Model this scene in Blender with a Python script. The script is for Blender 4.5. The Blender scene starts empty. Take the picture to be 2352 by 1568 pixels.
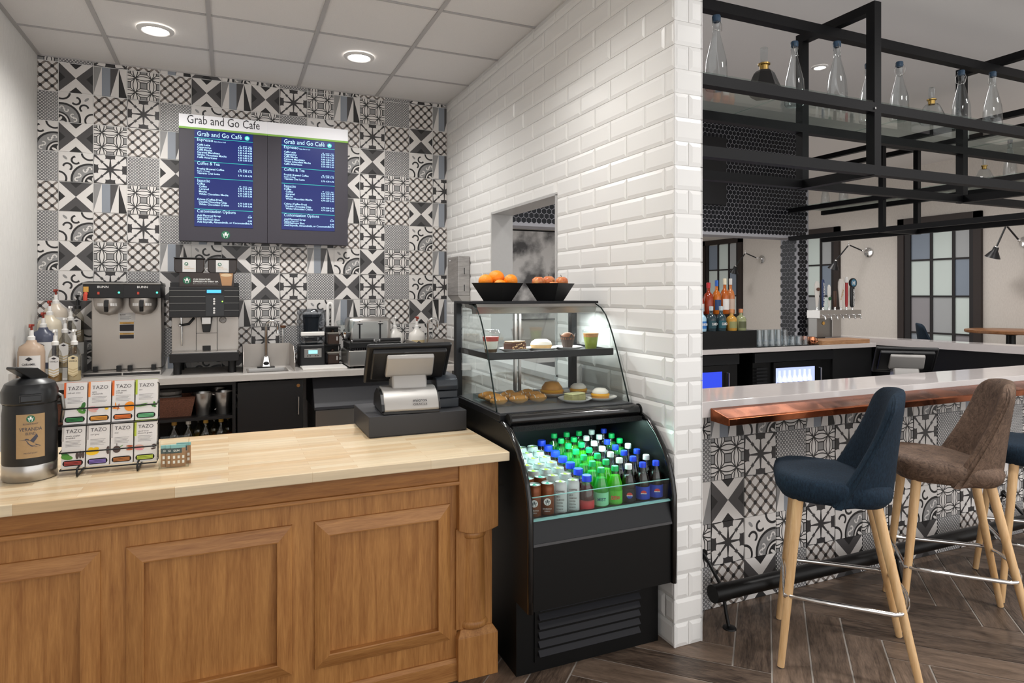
import bpy, math, random
from mathutils import Vector, Matrix
random.seed(7)
S = bpy.context.scene
COL = S.collection
PI = math.pi
# ------------------------------------------------------------------ camera
YAW = 0.4121
cam_d = bpy.data.cameras.new('camera'); cam = bpy.data.objects.new('camera', cam_d); COL.objects.link(cam)
cam.location = (0, 0, 1.491); cam.rotation_euler = (PI/2, 0, -YAW)
cam_d.sensor_width = 36; cam_d.lens = 22.815; cam_d.shift_y = -0.04613; cam_d.clip_start = 0.05; cam_d.clip_end = 80
S.camera = cam
# ------------------------------------------------------------------ world, exposure
w = bpy.data.worlds.new('world'); S.world = w; w.use_nodes = True
w.node_tree.nodes['Background'].inputs[0].default_value = (1, 0.995, 0.985, 1)
w.node_tree.nodes['Background'].inputs[1].default_value = 1.25
S.view_settings.view_transform = 'Standard'; S.view_settings.look = 'None'
S.view_settings.exposure = 0.5; S.view_settings.gamma = 1; S.view_settings.use_curve_mapping = False
S.cycles.max_bounces = 7; S.cycles.diffuse_bounces = 4; S.cycles.glossy_bounces = 4; S.cycles.transmission_bounces = 6
S.cycles.transparent_max_bounces = 24; S.cycles.caustics_reflective = False; S.cycles.caustics_refractive = False
S.cycles.sample_clamp_indirect = 4; S.cycles.use_denoising = True
def lamp(name, typ, loc, energy, color=(1,1,1), rot=(0,0,0), **k):
    d = bpy.data.lights.new(name, typ); d.energy = energy; d.color = color
    for a, b in k.items(): setattr(d, a, b)
    o = bpy.data.objects.new(name, d); COL.objects.link(o); o.location = loc; o.rotation_euler = rot
    return o
# ------------------------------------------------------------------ colours and materials
def lin(c):
    c /= 255.0
    return c/12.92 if c <= 0.04045 else ((c+0.055)/1.055)**2.4
def hx(h):
    h = h.lstrip('#'); return (lin(int(h[0:2],16)), lin(int(h[2:4],16)), lin(int(h[4:6],16)), 1)
class Ex:
    nt = None
    def __init__(s, k): s.k = k
    @staticmethod
    def op(o, *a):
        n = Ex.nt.nodes.new('ShaderNodeMath'); n.operation = o
        for i, x in enumerate(a):
            if isinstance(x, Ex): Ex.nt.links.new(x.k, n.inputs[i])
            else: n.inputs[i].default_value = x
        return Ex(n.outputs[0])
    def __add__(s, b): return Ex.op('ADD', s, b)
    __radd__ = __add__
    def __sub__(s, b): return Ex.op('SUBTRACT', s, b)
    def __rsub__(s, b): return Ex.op('SUBTRACT', b, s)
    def __mul__(s, b): return Ex.op('MULTIPLY', s, b)
    __rmul__ = __mul__
    def __truediv__(s, b): return Ex.op('DIVIDE', s, b)
    def __lt__(s, b): return Ex.op('LESS_THAN', s, b)
    def __gt__(s, b): return Ex.op('GREATER_THAN', s, b)
    def __neg__(s): return Ex.op('MULTIPLY', s, -1.0)
def ab(a): return Ex.op('ABSOLUTE', a)
def mn(a, b): return Ex.op('MINIMUM', a, b)
def mx(a, b): return Ex.op('MAXIMUM', a, b)
def fmod(a, b): return Ex.op('FLOORED_MODULO', a, b)
def rad(x, y): return Ex.op('SQRT', x*x + y*y)
def mixc(fac, c1, c2):
    n = Ex.nt.nodes.new('ShaderNodeMix'); n.data_type = 'RGBA'
    for sock, v in ((n.inputs[0], fac), (n.inputs[6], c1), (n.inputs[7], c2)):
        if isinstance(v, Ex): Ex.nt.links.new(v.k, sock)
        elif hasattr(v, 'is_output'): Ex.nt.links.new(v, sock)
        else: sock.default_value = v
    return n.outputs[2]
MATS = {}
def newmat(name):
    m = bpy.data.materials.new(name); m.use_nodes = True; MATS[name] = m
    nt = m.node_tree; b = nt.nodes['Principled BSDF']; Ex.nt = nt
    return m, nt, b
def pm(name, col, rough=0.5, metal=0.0, spec=0.5, emit=None, es=0, bump=None, coat=0, var=0, vs=30, alpha=1, trans=0, ior=1.45):
    if name in MATS: return MATS[name]
    m, nt, b = newmat(name)
    c = hx(col) if isinstance(col, str) else col
    b.inputs['Base Color'].default_value = c; b.inputs['Roughness'].default_value = rough; b.inputs['Metallic'].default_value = metal
    b.inputs['Specular IOR Level'].default_value = spec; b.inputs['Coat Weight'].default_value = coat
    b.inputs['Transmission Weight'].default_value = trans; b.inputs['IOR'].default_value = ior
    if emit:
        b.inputs['Emission Color'].default_value = hx(emit); b.inputs['Emission Strength'].default_value = es
    if var or bump:
        tc = nt.nodes.new('ShaderNodeTexCoord'); nz = nt.nodes.new('ShaderNodeTexNoise'); nz.inputs['Scale'].default_value = vs; nz.inputs['Detail'].default_value = 4
        nt.links.new(tc.outputs['Object'], nz.inputs['Vector'])
        if var:
            f = Ex(nz.outputs[0])
            nt.links.new(mixc(f, tuple(max(0, x*(1-var)) for x in c[:3])+(1,), tuple(min(1, x*(1+var)) for x in c[:3])+(1,)), b.inputs['Base Color'])
        if bump:
            bp = nt.nodes.new('ShaderNodeBump'); bp.inputs['Strength'].default_value = bump; bp.inputs['Distance'].default_value = 0.01
            nt.links.new(nz.outputs[0], bp.inputs['Height']); nt.links.new(bp.outputs[0], b.inputs['Normal'])
    return m
def wood(name, c1, c2, rough=0.45, sc=(1, 1, 12), dens=6, bump=0.06, spec=0.4, coord='Object', rnd=0.0):
    m, nt, b = newmat(name)
    tc = nt.nodes.new('ShaderNodeTexCoord'); mp = nt.nodes.new('ShaderNodeMapping'); mp.inputs['Scale'].default_value = sc
    nt.links.new(tc.outputs[coord], mp.inputs['Vector'])
    if rnd:
        oi = nt.nodes.new('ShaderNodeObjectInfo'); va = nt.nodes.new('ShaderNodeVectorMath'); va.operation = 'SCALE'
        cb = nt.nodes.new('ShaderNodeCombineXYZ')
        for i in range(3): nt.links.new((Ex(oi.outputs['Random'])*(37.0+i*11)).k, cb.inputs[i])
        nt.links.new(cb.outputs[0], mp.inputs['Location'])
    n1 = nt.nodes.new('ShaderNodeTexNoise'); n1.inputs['Scale'].default_value = dens; n1.inputs['Detail'].default_value = 6; n1.inputs['Roughness'].default_value = 0.65; n1.inputs['Distortion'].default_value = 0.6
    n2 = nt.nodes.new('ShaderNodeTexNoise'); n2.inputs['Scale'].default_value = dens*6; n2.inputs['Detail'].default_value = 3
    nt.links.new(mp.outputs[0], n1.inputs['Vector']); nt.links.new(mp.outputs[0], n2.inputs['Vector'])
    f = (Ex(n1.outputs[0])*0.7 + Ex(n2.outputs[0])*0.3 - 0.5)*2.6 + 0.5
    f = mn(mx(f, 0.0), 1.0)
    if rnd: f = mn(mx(f + (Ex(oi.outputs['Random']) - 0.5)*rnd, 0.0), 1.0)
    nt.links.new(mixc(f, hx(c1), hx(c2)), b.inputs['Base Color'])
    b.inputs['Roughness'].default_value = rough; b.inputs['Specular IOR Level'].default_value = spec
    if bump:
        bp = nt.nodes.new('ShaderNodeBump'); bp.inputs['Strength'].default_value = bump; bp.inputs['Distance'].default_value = 0.01
        nt.links.new(f.k, bp.inputs['Height']); nt.links.new(bp.outputs[0], b.inputs['Normal'])
    return m
def thin_glass(name, tint='#f4fbfa', base=0.04, edge=0.35, rough=0.0):
    m = bpy.data.materials.new(name); m.use_nodes = True; MATS[name] = m
    nt = m.node_tree; nt.nodes.clear(); Ex.nt = nt
    out = nt.nodes.new('ShaderNodeOutputMaterial'); mi = nt.nodes.new('ShaderNodeMixShader')
    t = nt.nodes.new('ShaderNodeBsdfTransparent'); t.inputs[0].default_value = hx(tint)
    g = nt.nodes.new('ShaderNodeBsdfGlossy'); g.inputs['Roughness'].default_value = rough
    lw = nt.nodes.new('ShaderNodeLayerWeight'); lw.inputs[0].default_value = 0.5
    fac = Ex(lw.outputs['Facing']); fac = fac*fac*fac*edge + base
    nt.links.new(fac.k, mi.inputs[0]); nt.links.new(t.outputs[0], mi.inputs[1]); nt.links.new(g.outputs[0], mi.inputs[2]); nt.links.new(mi.outputs[0], out.inputs[0])
    return m
def soda(name, col, tr=0.6):
    m = bpy.data.materials.new(name); m.use_nodes = True; MATS[name] = m
    nt = m.node_tree; nt.nodes.clear()
    out = nt.nodes.new('ShaderNodeOutputMaterial'); m1 = nt.nodes.new('ShaderNodeMixShader'); m2 = nt.nodes.new('ShaderNodeMixShader')
    d = nt.nodes.new('ShaderNodeBsdfDiffuse'); t = nt.nodes.new('ShaderNodeBsdfTranslucent'); g = nt.nodes.new('ShaderNodeBsdfGlossy')
    d.inputs[0].default_value = hx(col); t.inputs[0].default_value = hx(col); g.inputs['Roughness'].default_value = 0.08
    m1.inputs[0].default_value = tr; m2.inputs[0].default_value = 0.06
    nt.links.new(d.outputs[0], m1.inputs[1]); nt.links.new(t.outputs[0], m1.inputs[2]); nt.links.new(m1.outputs[0], m2.inputs[1]); nt.links.new(g.outputs[0], m2.inputs[2]); nt.links.new(m2.outputs[0], out.inputs[0])
    return m
def emis(name, col, s):
    if name in MATS: return MATS[name]
    m, nt, b = newmat(name)
    b.inputs['Base Color'].default_value = (0,0,0,1); b.inputs['Emission Color'].default_value = hx(col); b.inputs['Emission Strength'].default_value = s
    b.inputs['Roughness'].default_value = 0.3
    return m
# ------------------------------------------------------------------ mesh building
class MB:
    def __init__(s): s.v = []; s.f = []; s.mi = []; s.cur = 0
    def add(s, vs, fs, M=None):
        o = len(s.v)
        s.v += [tuple(M @ Vector(p)) if M else tuple(p) for p in vs]
        s.f += [tuple(i+o for i in f) for f in fs]; s.mi += [s.cur]*len(fs)
        return s
    def box(s, x0, x1, y0, y1, z0, z1, M=None):
        v = [(x0,y0,z0),(x1,y0,z0),(x1,y1,z0),(x0,y1,z0),(x0,y0,z1),(x1,y0,z1),(x1,y1,z1),(x0,y1,z1)]
        return s.add(v, [(3,2,1,0),(4,5,6,7),(0,1,5,4),(1,2,6,5),(2,3,7,6),(3,0,4,7)], M)
    def frustum(s, b, t, z0, z1, M=None):      # b, t = (x0,x1,y0,y1)
        v = [(b[0],b[2],z0),(b[1],b[2],z0),(b[1],b[3],z0),(b[0],b[3],z0),(t[0],t[2],z1),(t[1],t[2],z1),(t[1],t[3],z1),(t[0],t[3],z1)]
        return s.add(v, [(3,2,1,0),(4,5,6,7),(0,1,5,4),(1,2,6,5),(2,3,7,6),(3,0,4,7)], M)
    def prism(s, poly, a, b, axis='x', M=None):  # poly of (p,q); axis x:(y,z) y:(x,z) z:(x,y)
        n = len(poly)
        def pt(p, q, t): return {'x': (t,p,q), 'y': (p,t,q), 'z': (p,q,t)}[axis]
        v = [pt(p,q,a) for p,q in poly] + [pt(p,q,b) for p,q in poly]
        f = [tuple(range(n-1,-1,-1)), tuple(range(n,2*n))] + [(i,(i+1)%n,n+(i+1)%n,n+i) for i in range(n)]
        return s.add(v, f, M)
    def lathe(s, prof, n=24, c=(0,0,0), M=None, a0=0, a1=2*PI, sx=1, sy=1):
        full = abs(a1-a0-2*PI) < 1e-6; m = n if full else n+1
        v = []; f = []; o = []
        for r, z in prof:
            o.append(len(v))
            if r < 1e-6: v.append((c[0],c[1],c[2]+z))
            else:
                for i in range(m):
                    t = a0+(a1-a0)*i/n; v.append((c[0]+r*sx*math.cos(t), c[1]+r*sy*math.sin(t), c[2]+z))
        for k in range(len(prof)-1):
            z0 = prof[k][0] < 1e-6; z1 = prof[k+1][0] < 1e-6
            for i in range(n):
                j = (i+1) % m
                if z0 and z1: continue
                if z0: f.append((o[k], o[k+1]+j, o[k+1]+i))
                elif z1: f.append((o[k]+i, o[k]+j, o[k+1]))
                else: f.append((o[k]+i, o[k]+j, o[k+1]+j, o[k+1]+i))
        return s.add(v, f, M)
    def tube(s, pts, r, n=10, M=None, cap=True, closed=False):
        P = [Vector(p) for p in pts]; k = len(P); rs = r if isinstance(r, (list,tuple)) else [r]*k
        v = []; f = []; N = None
        for i in range(k):
            if closed: T = (P[(i+1)%k]-P[i-1])
            else: T = P[min(i+1,k-1)]-P[max(i-1,0)]
            T.normalize()
            if N is None: N = T.orthogonal().normalized()
            else:
                N = N - T*N.dot(T)
                N = N.normalized() if N.length > 1e-6 else T.orthogonal().normalized()
            B = T.cross(N)
            for j in range(n):
                a = 2*PI*j/n; v.append(P[i]+(N*math.cos(a)+B*math.sin(a))*rs[i])
        for i in range(k if closed else k-1):
            for j in range(n):
                a = i*n; b = ((i+1)%k)*n; f.append((a+j, a+(j+1)%n, b+(j+1)%n, b+j))
        if cap and not closed: f += [tuple(range(n-1,-1,-1)), tuple(range((k-1)*n, k*n))]
        return s.add(v, f, M)
    def ball(s, c, rx, ry=None, rz=None, n=16, m=10, M=None):
        ry = ry or rx; rz = rz or rx
        return s.lathe([(math.sin(PI*i/m), -math.cos(PI*i/m)*rz) for i in range(m+1)], n, c, M, sx=rx, sy=ry)
    def quad(s, a, b, c, d, M=None): return s.add([a,b,c,d], [(0,1,2,3)], M)
    def grid(s, rows, M=None, close=False, thick=None):   # rows: list of lists of points
        n = len(rows); m = len(rows[0]); v = [p for r in rows for p in r]; f = []
        for i in range(n-1):
            for j in range(m if close else m-1):
                f.append((i*m+j, i*m+(j+1)%m, (i+1)*m+(j+1)%m, (i+1)*m+j))
        return s.add(v, f, M)
def mesh(name, mb, mats, smooth=None):
    me = bpy.data.meshes.new(name); me.from_pydata(mb.v, [], mb.f)
    for m in (mats if isinstance(mats, (list,tuple)) else [mats]): me.materials.append(m)
    if any(mb.mi): me.polygons.foreach_set('material_index', mb.mi)
    me.validate(); me.update()
    if smooth:
        me.polygons.foreach_set('use_smooth', [True]*len(me.polygons))
        if smooth is not True: me.set_sharp_from_angle(angle=math.radians(smooth))
    return me
def obj(name, mb, mats, parent=None, smooth=None, loc=None, rot=None, bev=0, solid=0, kind=None, label=None, seg=2, flip=False):
    me = mb if isinstance(mb, bpy.types.Mesh) else mesh(name, mb, mats, smooth)
    o = bpy.data.objects.new(name, me); COL.objects.link(o)
    if parent is not None: o.parent = parent
    if loc is not None: o.location = loc
    if rot is not None: o.rotation_euler = rot
    if solid:
        md = o.modifiers.new('solid', 'SOLIDIFY'); md.thickness = solid; md.offset = 0
    if bev:
        md = o.modifiers.new('bevel', 'BEVEL'); md.width = bev; md.segments = seg; md.limit_method = 'ANGLE'; md.angle_limit = math.radians(35)
    if kind: o['kind'] = kind
    if label: o['label'] = label
    return o
def thing(name, label, cat, loc=(0,0,0), rotz=0, group=None):
    o = bpy.data.objects.new(name, None); COL.objects.link(o); o.location = loc; o.rotation_euler = (0,0,rotz); o.empty_display_size = 0.05
    return tag(o, label, cat, group)
def tag(o, label, cat, group=None):
    o['label'] = label; o['category'] = cat
    if group: o['group'] = group
    return o
def struct(name, mb, mats, label=None, **k):
    o = obj(name, mb, mats, kind='structure', **k)
    if label: o['label'] = label
    return o
def copy_tree(o, parent=None):
    c = o.copy(); COL.objects.link(c); c.parent = parent
    for ch in list(o.children): copy_tree(ch, c)
    return c
FONT_CACHE = {}
def text_geo(s, bold=0.0, sp=1.0):
    key = (s, bold, sp)
    if key in FONT_CACHE: return FONT_CACHE[key]
    cu = bpy.data.curves.new('t', 'FONT'); cu.body = s; cu.size = 1; cu.resolution_u = 2; cu.offset = bold; cu.space_character = sp; cu.fill_mode = 'FRONT'
    ob = bpy.data.objects.new('t', cu); COL.objects.link(ob)
    dg = bpy.context.evaluated_depsgraph_get(); me = ob.evaluated_get(dg).to_mesh()
    v = [tuple(p.co) for p in me.vertices]; f = [tuple(p.vertices) for p in me.polygons]
    bpy.data.objects.remove(ob); bpy.data.curves.remove(cu)
    xs = [p[0] for p in v] or [0]
    FONT_CACHE[key] = (v, f, min(xs), max(xs))
    return FONT_CACHE[key]
def text(mb, s, x, z, size, align='L', y=0.0, bold=0.0, sp=1.0, w=None, M=None):
    """lettering in the x-z plane, facing -y"""
    v, f, a, b = text_geo(s, bold, sp); sx = size
    if w: sx = w/(b-a)
    off = {'L': -a, 'C': -(a+b)/2, 'R': -b}[align]
    mb.add([((p[0]+off)*sx+x, y, p[1]*size+z) for p in v], f, M)
    return mb
# ------------------------------------------------------------------ lamps of the two rooms
ZC, ZB = 3.115, 3.42            # cafe ceiling, bar ceiling
BW, XL, XW, XE = 5.335, -1.189, 1.718, 1.871
CAFE_LIGHTS = [(-0.41, 4.53), (0.82, 4.49), (-0.41, 2.7), (0.82, 2.7)]
BAR_LIGHTS = [(3.0, 1.2), (4.7, 1.2), (2.9, 4.0), (4.6, 4.0), (3.8, -0.4), (7.9, 3.4), (7.9, 5.6), (7.9, 7.8), (7.6, 10.0), (4.6, 9.6)]  # bar lamps near the far walls are added to brighten them
# ------------------------------------------------------------------ shell materials
M_plaster = pm('white_plaster', '#dcdad8', 0.8, var=0.03, vs=60)
M_wallpaper = wood('pale_linen_wallpaper', '#d2d0cc', '#e6e4e0', rough=0.7, sc=(8, 8, 1), dens=14, bump=0.02)
M_linen = wood('beige_linen_wallcovering', '#beb7b0', '#d2ccc5', rough=0.8, sc=(5, 5, 1), dens=24, bump=0.02)
M_grout = pm('white_grout', '#e6e4e2', 0.8)
M_barceil = pm('bar_ceiling_paint', '#e2e0df', 0.85)
M_black = pm('black_powder_coat', '#07070a', 0.5, spec=0.25)
M_blacksat = pm('black_satin', '#080809', 0.38, spec=.35)
M_steel = pm('brushed_steel', '#b6b3b0', 0.28, metal=1)
M_steeld = pm('dull_steel', '#8d8b88', 0.38, metal=1)
M_chrome = pm('chrome', '#e6e6e6', 0.08, metal=1)
M_white = pm('white_glaze', '#e9e8e5', 0.25)
def tile_nodes(name, fn):
    m, nt, b = newmat(name)
    tc = nt.nodes.new('ShaderNodeTexCoord'); sp = nt.nodes.new('ShaderNodeSeparateXYZ'); nt.links.new(tc.outputs['Object'], sp.inputs[0])
    k = 1/0.205
    nt.links.new(fn(Ex(sp.outputs[0])*k, Ex(sp.outputs[2])*k), b.inputs['Base Color'])
    b.inputs['Roughness'].default_value = 0.42
    return m
LT, DK, BK, TP, GR = hx('#d9d5d2'), hx('#4b494a'), hx('#242324'), hx('#7b726c'), hx('#8b8a8a')
def t_cross(x, y):
    ax, ay = ab(x), ab(y)
    c = mixc(ax > ay, LT, DK)
    return mixc((ab(ax-ay)) > 0.3, c, BK)
def t_spikes(x, y):
    u = x+0.5; v = y+0.5
    c = mixc(u < v*0.25, LT, GR)
    c = mixc(((u > 0.25)*1.0)*(u < 0.5), c, hx('#8a9099'))
    c = mixc((u > 0.5)*(u < (v*0.25+0.5)), c, DK)
    return mixc((u > 0.75)*(u < (1.0-v*0.25)), c, BK)
def t_lattice(x, y):
    a = ab(fmod(x+y+0.1667, 0.3333)-0.1667); b = ab(fmod(x-y+0.1667, 0.3333)-0.1667)
    c = mixc(mn(a, b) < 0.047, LT, TP)
    return mixc(rad(a, b) < 0.076, c, BK)
def t_octagon(x, y):
    x = fmod(x+0.25, 0.5)-0.25; y = fmod(y+0.25, 0.5)-0.25
    ax, ay = ab(x), ab(y); m = mx(ax, ay); w = 0.014
    c = mixc(m < 0.1, LT, GR)
    ln = ab(m-0.105) < w
    dg = (ab(ax-ay) < 0.018)*(m > 0.105)
    R = 0.482
    ar = mn(ab(rad(x, ay-0.25-0.412)-R), ab(rad(ax-0.25-0.412, y)-R)) < w
    return mixc(mx(mx(ln, dg), ar), c, hx('#2e2d2e'))
def t_star(x, y):
    def ring(x, y, r0):
        r = rad(x, y); t = Ex.op('ARCTAN2', y, x)
        t = fmod(t, PI/4)-PI/8
        py = r*Ex.op('SINE', t)
        d = r*Ex.op('SINE', PI/8-ab(t))
        return (d > mx(0.045-r*0.088, 0.014))*((r+py*py*3.0) < 0.378)
    c = mixc(ring(x, y, 0.275), hx('#353334'), LT)
    c = mixc(ring(0.5-ab(x), 0.5-ab(y), 0.275), c, LT)
    st = Ex.op('SQRT', ab(ab(x)-0.25)) + Ex.op('SQRT', ab(ab(y)-0.25))
    return mixc(st < 0.31, c, hx('#353334'))
def t_weave(x, y):
    p = 0.1
    a = fmod(x, p)-p/2; b = fmod(y, p)-p/2; a2 = fmod(x+p/2, p)-p/2; b2 = fmod(y+p/2, p)-p/2
    c = mixc(mn(rad(a, b), rad(a2, b2)) < 0.026, hx('#3b3b40'), hx('#dcdad8'))
    return mixc(mn(ab(a), ab(a2)) < 0.007, c, hx('#9b9a9b'))
def t_arab(x, y):                        # fan centre at lower right corner
    u = 0.5-x; v = y+0.5; r = rad(u, v); t = Ex.op('ARCTAN2', v, u)
    sc = ab(Ex.op('SINE', t*2.0))*0.05+0.60
    c = mixc(r < sc+0.045, LT, BK); c = mixc(r < sc-0.02, c, GR)
    def ringat(cx, cy, R, w): return ab(rad(x-cx, y-cy)-R) < w
    sw = mx(mx(ringat(0.03, -0.40, 0.055, 0.018)*(x < 0.06), ringat(0.09, -0.27, 0.055, 0.018)*(x > 0.06)), mx(ringat(0.27, -0.09, 0.055, 0.018)*(y < -0.06), ringat(0.40, -0.03, 0.055, 0.018)*(y > -0.06)))
    sw = mx(sw, mx(rad(x-0.06, (y+0.335)*0.5) < 0.02, rad((x-0.335)*0.5, y+0.06) < 0.02))
    c = mixc(sw*(r < 0.58), c, LT)
    c = mixc(r < 0.345, c, BK); c = mixc(r < 0.295, c, LT); c = mixc(r < 0.25, c, BK)
    pet = ab(Ex.op('SINE', t*3.0))*0.2
    c = mixc(r < pet, c, LT)
    o = r > 0.67
    curl = mx(ringat(-0.24, 0.0, 0.12, 0.03)*(((x*0.6+y) > -0.2)), ringat(0.0, 0.24, 0.12, 0.03)*(((x+y*0.6) < 0.2)))
    c = mixc(curl*o, c, BK)
    cor = mx(ringat(-0.5, -0.4, 0.23, 0.03), ringat(0.4, 0.5, 0.23, 0.03))
    c = mixc(cor*o, c, BK)
    leaf = rad((x+y)*1.0, (x-y+0.62)*0.45) < 0.055
    return mixc(leaf*o, c, GR)
TILE = {'X': tile_nodes('tile_cross_print', t_cross), 'S': tile_nodes('tile_spike_print', t_spikes), 'L': tile_nodes('tile_lattice_print', t_lattice),
        'O': tile_nodes('tile_octagon_print', t_octagon), 'F': tile_nodes('tile_star_print', t_star), 'W': tile_nodes('tile_weave_print', t_weave), 'A': tile_nodes('tile_scroll_print', t_arab)}
T = 0.205
FULL = {}
def print_tile(parent, code, cx, cz, y, x0, x1, z0, z1):
    """one printed tile centred on (cx,cz), cut to x0..x1, z0..z1, standing proud of the plane y"""
    base, rot = {'Y': ('X', 1), 'a': ('A', 1), 's': ('S', 2)}.get(code, (code, 0))
    g = 0.002; h = T/2-g
    a0, a1, b0, b1 = max(x0-cx, -h), min(x1-cx, h), max(z0-cz, -h), min(z1-cz, h)
    if a1-a0 < 0.006 or b1-b0 < 0.006: return
    full = a1-a0 > 2*h-1e-4 and b1-b0 > 2*h-1e-4
    ry = rot*PI/2
    if full and base in FULL: me = FULL[base]
    else:
        pts = [(a0,b0),(a1,b0),(a1,b1),(a0,b1)]
        if not full and rot:
            cs, sn = math.cos(ry), math.sin(ry)
            pts = [(p*cs-q*sn, p*sn+q*cs) for p, q in pts]
        X0, X1 = min(p[0] for p in pts), max(p[0] for p in pts); Z0, Z1 = min(p[1] for p in pts), max(p[1] for p in pts)
        e = 0.0015; mb = MB()
        v = [(X0,0,Z0),(X1,0,Z0),(X1,0,Z1),(X0,0,Z1),(X0+e,-.005,Z0+e),(X1-e,-.005,Z0+e),(X1-e,-.005,Z1-e),(X0+e,-.005,Z1-e)]
        mb.add(v, [(4,5,6,7),(0,1,5,4),(1,2,6,5),(2,3,7,6),(3,0,4,7)])
        me = mesh('printed_tile', mb, TILE[base])
        if full: FULL[base] = me
    obj('tile', me, None, parent, loc=(cx, y, cz), rot=(0, ry, 0))
# back wall ------------------------------------------------------------------
mb = MB(); mb.box(XL, XW+0.02, BW, BW+0.12, 0, ZC+0.02); wall_back = struct('wall_back', mb, M_grout)
GX0, GZ0 = -1.0704, 3.0878
rows = {-1: 'OWFLSYAAWOALWFAO', 0: 'LXSOLXSXFOSOWLSS', 1: 'WaLFWALOWALFLYLL', 2: 'AXOLSXOFXLAYWASW', 3: 'WAFWYOLASXYFOLFF', 4: 'LYSOLFXWLOSOLYSS', 5: 'WALFWSAFYSLFWALL',
        6: 'AXOLSAYOLSAXOLSS', 7: 'WAFWYLWYFWXFWAFF', 8: 'LYOSLASOLASOLXsS', 9: 'WALFWXLFWLAWOALL', 10: 'AXOLSAYOLSAXOLSS'}
for r, codes in rows.items():
    for i, cd in enumerate(codes[:15]):
        k = i-1; cx = GX0+(k+0.5)*T; cz = GZ0-(r+0.5)*T
        print_tile(wall_back, cd, cx, cz, BW, XL, XW, 0.95, ZC)
# left wall ------------------------------------------------------------------
mb = MB(); mb.box(XL-0.12, XL, -1.6, BW, 0, ZC+0.02); struct('wall_left', mb, M_wallpaper)
# partition wall with bevelled subway tiles ------------------------------------
OY0, OY1, OZ0, OZ1 = 3.30, 4.28, 1.02, 2.06
mb = MB()
yf = 2.226+0.008
mb.box(XW+.008, XE-.008, yf, OY0, 0, ZB); mb.box(XW+.008, XE-.008, OY1, BW+0.12, 0, ZB)
mb.box(XW+.008, XE-.008, OY0, OY1, 0, OZ0); mb.box(XW+.008, XE-.008, OY0, OY1, OZ1, ZB)
wall_part = struct('wall_partition', mb, M_grout)
M_subway = pm('white_glazed_subway_tile', '#e7e6e4', 0.3, spec=0.45)
CH = 0.1018
def sub_tile(mb, p0, p1, z0, z1, put):
    g = 0.0015; e = min(0.016, (p1-p0)*0.3, (z1-z0)*0.3)
    a0, a1, c0, c1 = p0+g, p1-g, z0+g, z1-g
    v = [(a0,0,c0),(a1,0,c0),(a1,0,c1),(a0,0,c1),(a0,.003,c0),(a1,.003,c0),(a1,.003,c1),(a0,.003,c1),(a0+e,.0075,c0+e),(a1-e,.0075,c0+e),(a1-e,.0075,c1-e),(a0+e,.0075,c1-e)]
    f = [(8,9,10,11)] + [(i,(i+1)%4,4+(i+1)%4,4+i) for i in range(4)] + [(4+i,4+(i+1)%4,8+(i+1)%4,8+i) for i in range(4)]
    mb.add([put(*p) for p in v], f)
SUBC = {}
rest = MB(); nsub = 0
def sub_piece(face, p0, p1, z0, z1, near):
    """face: 'L' (normal -X, p=Y), 'E' (wall end, normal -Y, p=X), 'R' (normal +X, p=Y)"""
    global nsub
    if p1-p0 < 0.012 or z1-z0 < 0.012: return
    if face == 'L': put = lambda p, q, z: (XW+.008-q, p, z)
    elif face == 'E': put = lambda p, q, z: (p, yf-q, z)
    else: put = lambda p, q, z: (XE-.008+q, p, z)
    if near:
        key = (face, round(p1-p0, 4), round(z1-z0, 4)); nsub += 1
        if key not in SUBC:
            mb = MB(); sub_tile(mb, 0, p1-p0, 0, z1-z0, {'L': lambda p, q, z: (-q, p, z), 'E': lambda p, q, z: (p, -q, z), 'R': lambda p, q, z: (q, p, z)}[face])
            SUBC[key] = mesh('subway_tile', mb, M_subway)
        obj('tile', SUBC[key], None, wall_part, loc=put(p0, 0, z0))
    else: sub_tile(rest, p0, p1, z0, z1, put)
for n in range(34):
    z0, z1 = n*CH, min((n+1)*CH, ZB)
    off = 0.072 if n % 2 else 0.217
    if z0 < ZC:
        zz = min(z1, ZC); y = 2.226; nx = 2.226+off
        while y < BW:
            y1 = min(nx, BW); near = (n >= 10 and y < 4.5 and n < 31)
            if y1 <= OY0 or y >= OY1 or z0 >= OZ1 or zz <= OZ0: sub_piece('L', y, y1, z0, zz, near)
            else:
                if y < OY0: sub_piece('L', y, OY0, z0, zz, near)
                if y1 > OY1: sub_piece('L', OY1, y1, z0, zz, near)
                if z0 < OZ1 < zz: sub_piece('L', max(y, OY0), min(y1, OY1), OZ1, zz, near)
                if z0 < OZ0 < zz: sub_piece('L', max(y, OY0), min(y1, OY1), z0, OZ0, near)
            y = y1; nx += 0.291
    if z0 < 3.12:
        if n % 2: sub_piece('E', XW, XE, z0, z1, True)
        else: sub_piece('E', XW, XW+.078, z0, z1, True); sub_piece('E', XW+.078, XE, z0, z1, True)
        sub_piece('R', 2.226, 2.44 if n % 2 else 2.33, z0, z1, False)
obj('tile_field', rest, M_subway, wall_part, kind='stuff')
# reveal lining of the serving hatch
M_quartz = pm('pale_quartz', '#c9c5c3', 0.12, var=0.05, vs=25, spec=0.5)
M_reveal = pm('hatch_lining', '#b9b8b7', 0.35, var=0.04, vs=40)
mb = MB(); e = 0.012
mb.box(XW-.006, XE+.004, OY0-e, OY0+e*.3, OZ0, OZ1); mb.box(XW-.006, XE+.004, OY1-e*.3, OY1+e, OZ0, OZ1); mb.box(XW-.006, XE+.004, OY0-e, OY1+e, OZ1-e*.3, OZ1+e); mb.box(XW-.02, XE+.02, OY0-e, OY1+e, OZ0-.02, OZ0+.01)
obj('hatch_lining', mb, M_reveal, wall_part, kind='structure')
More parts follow.
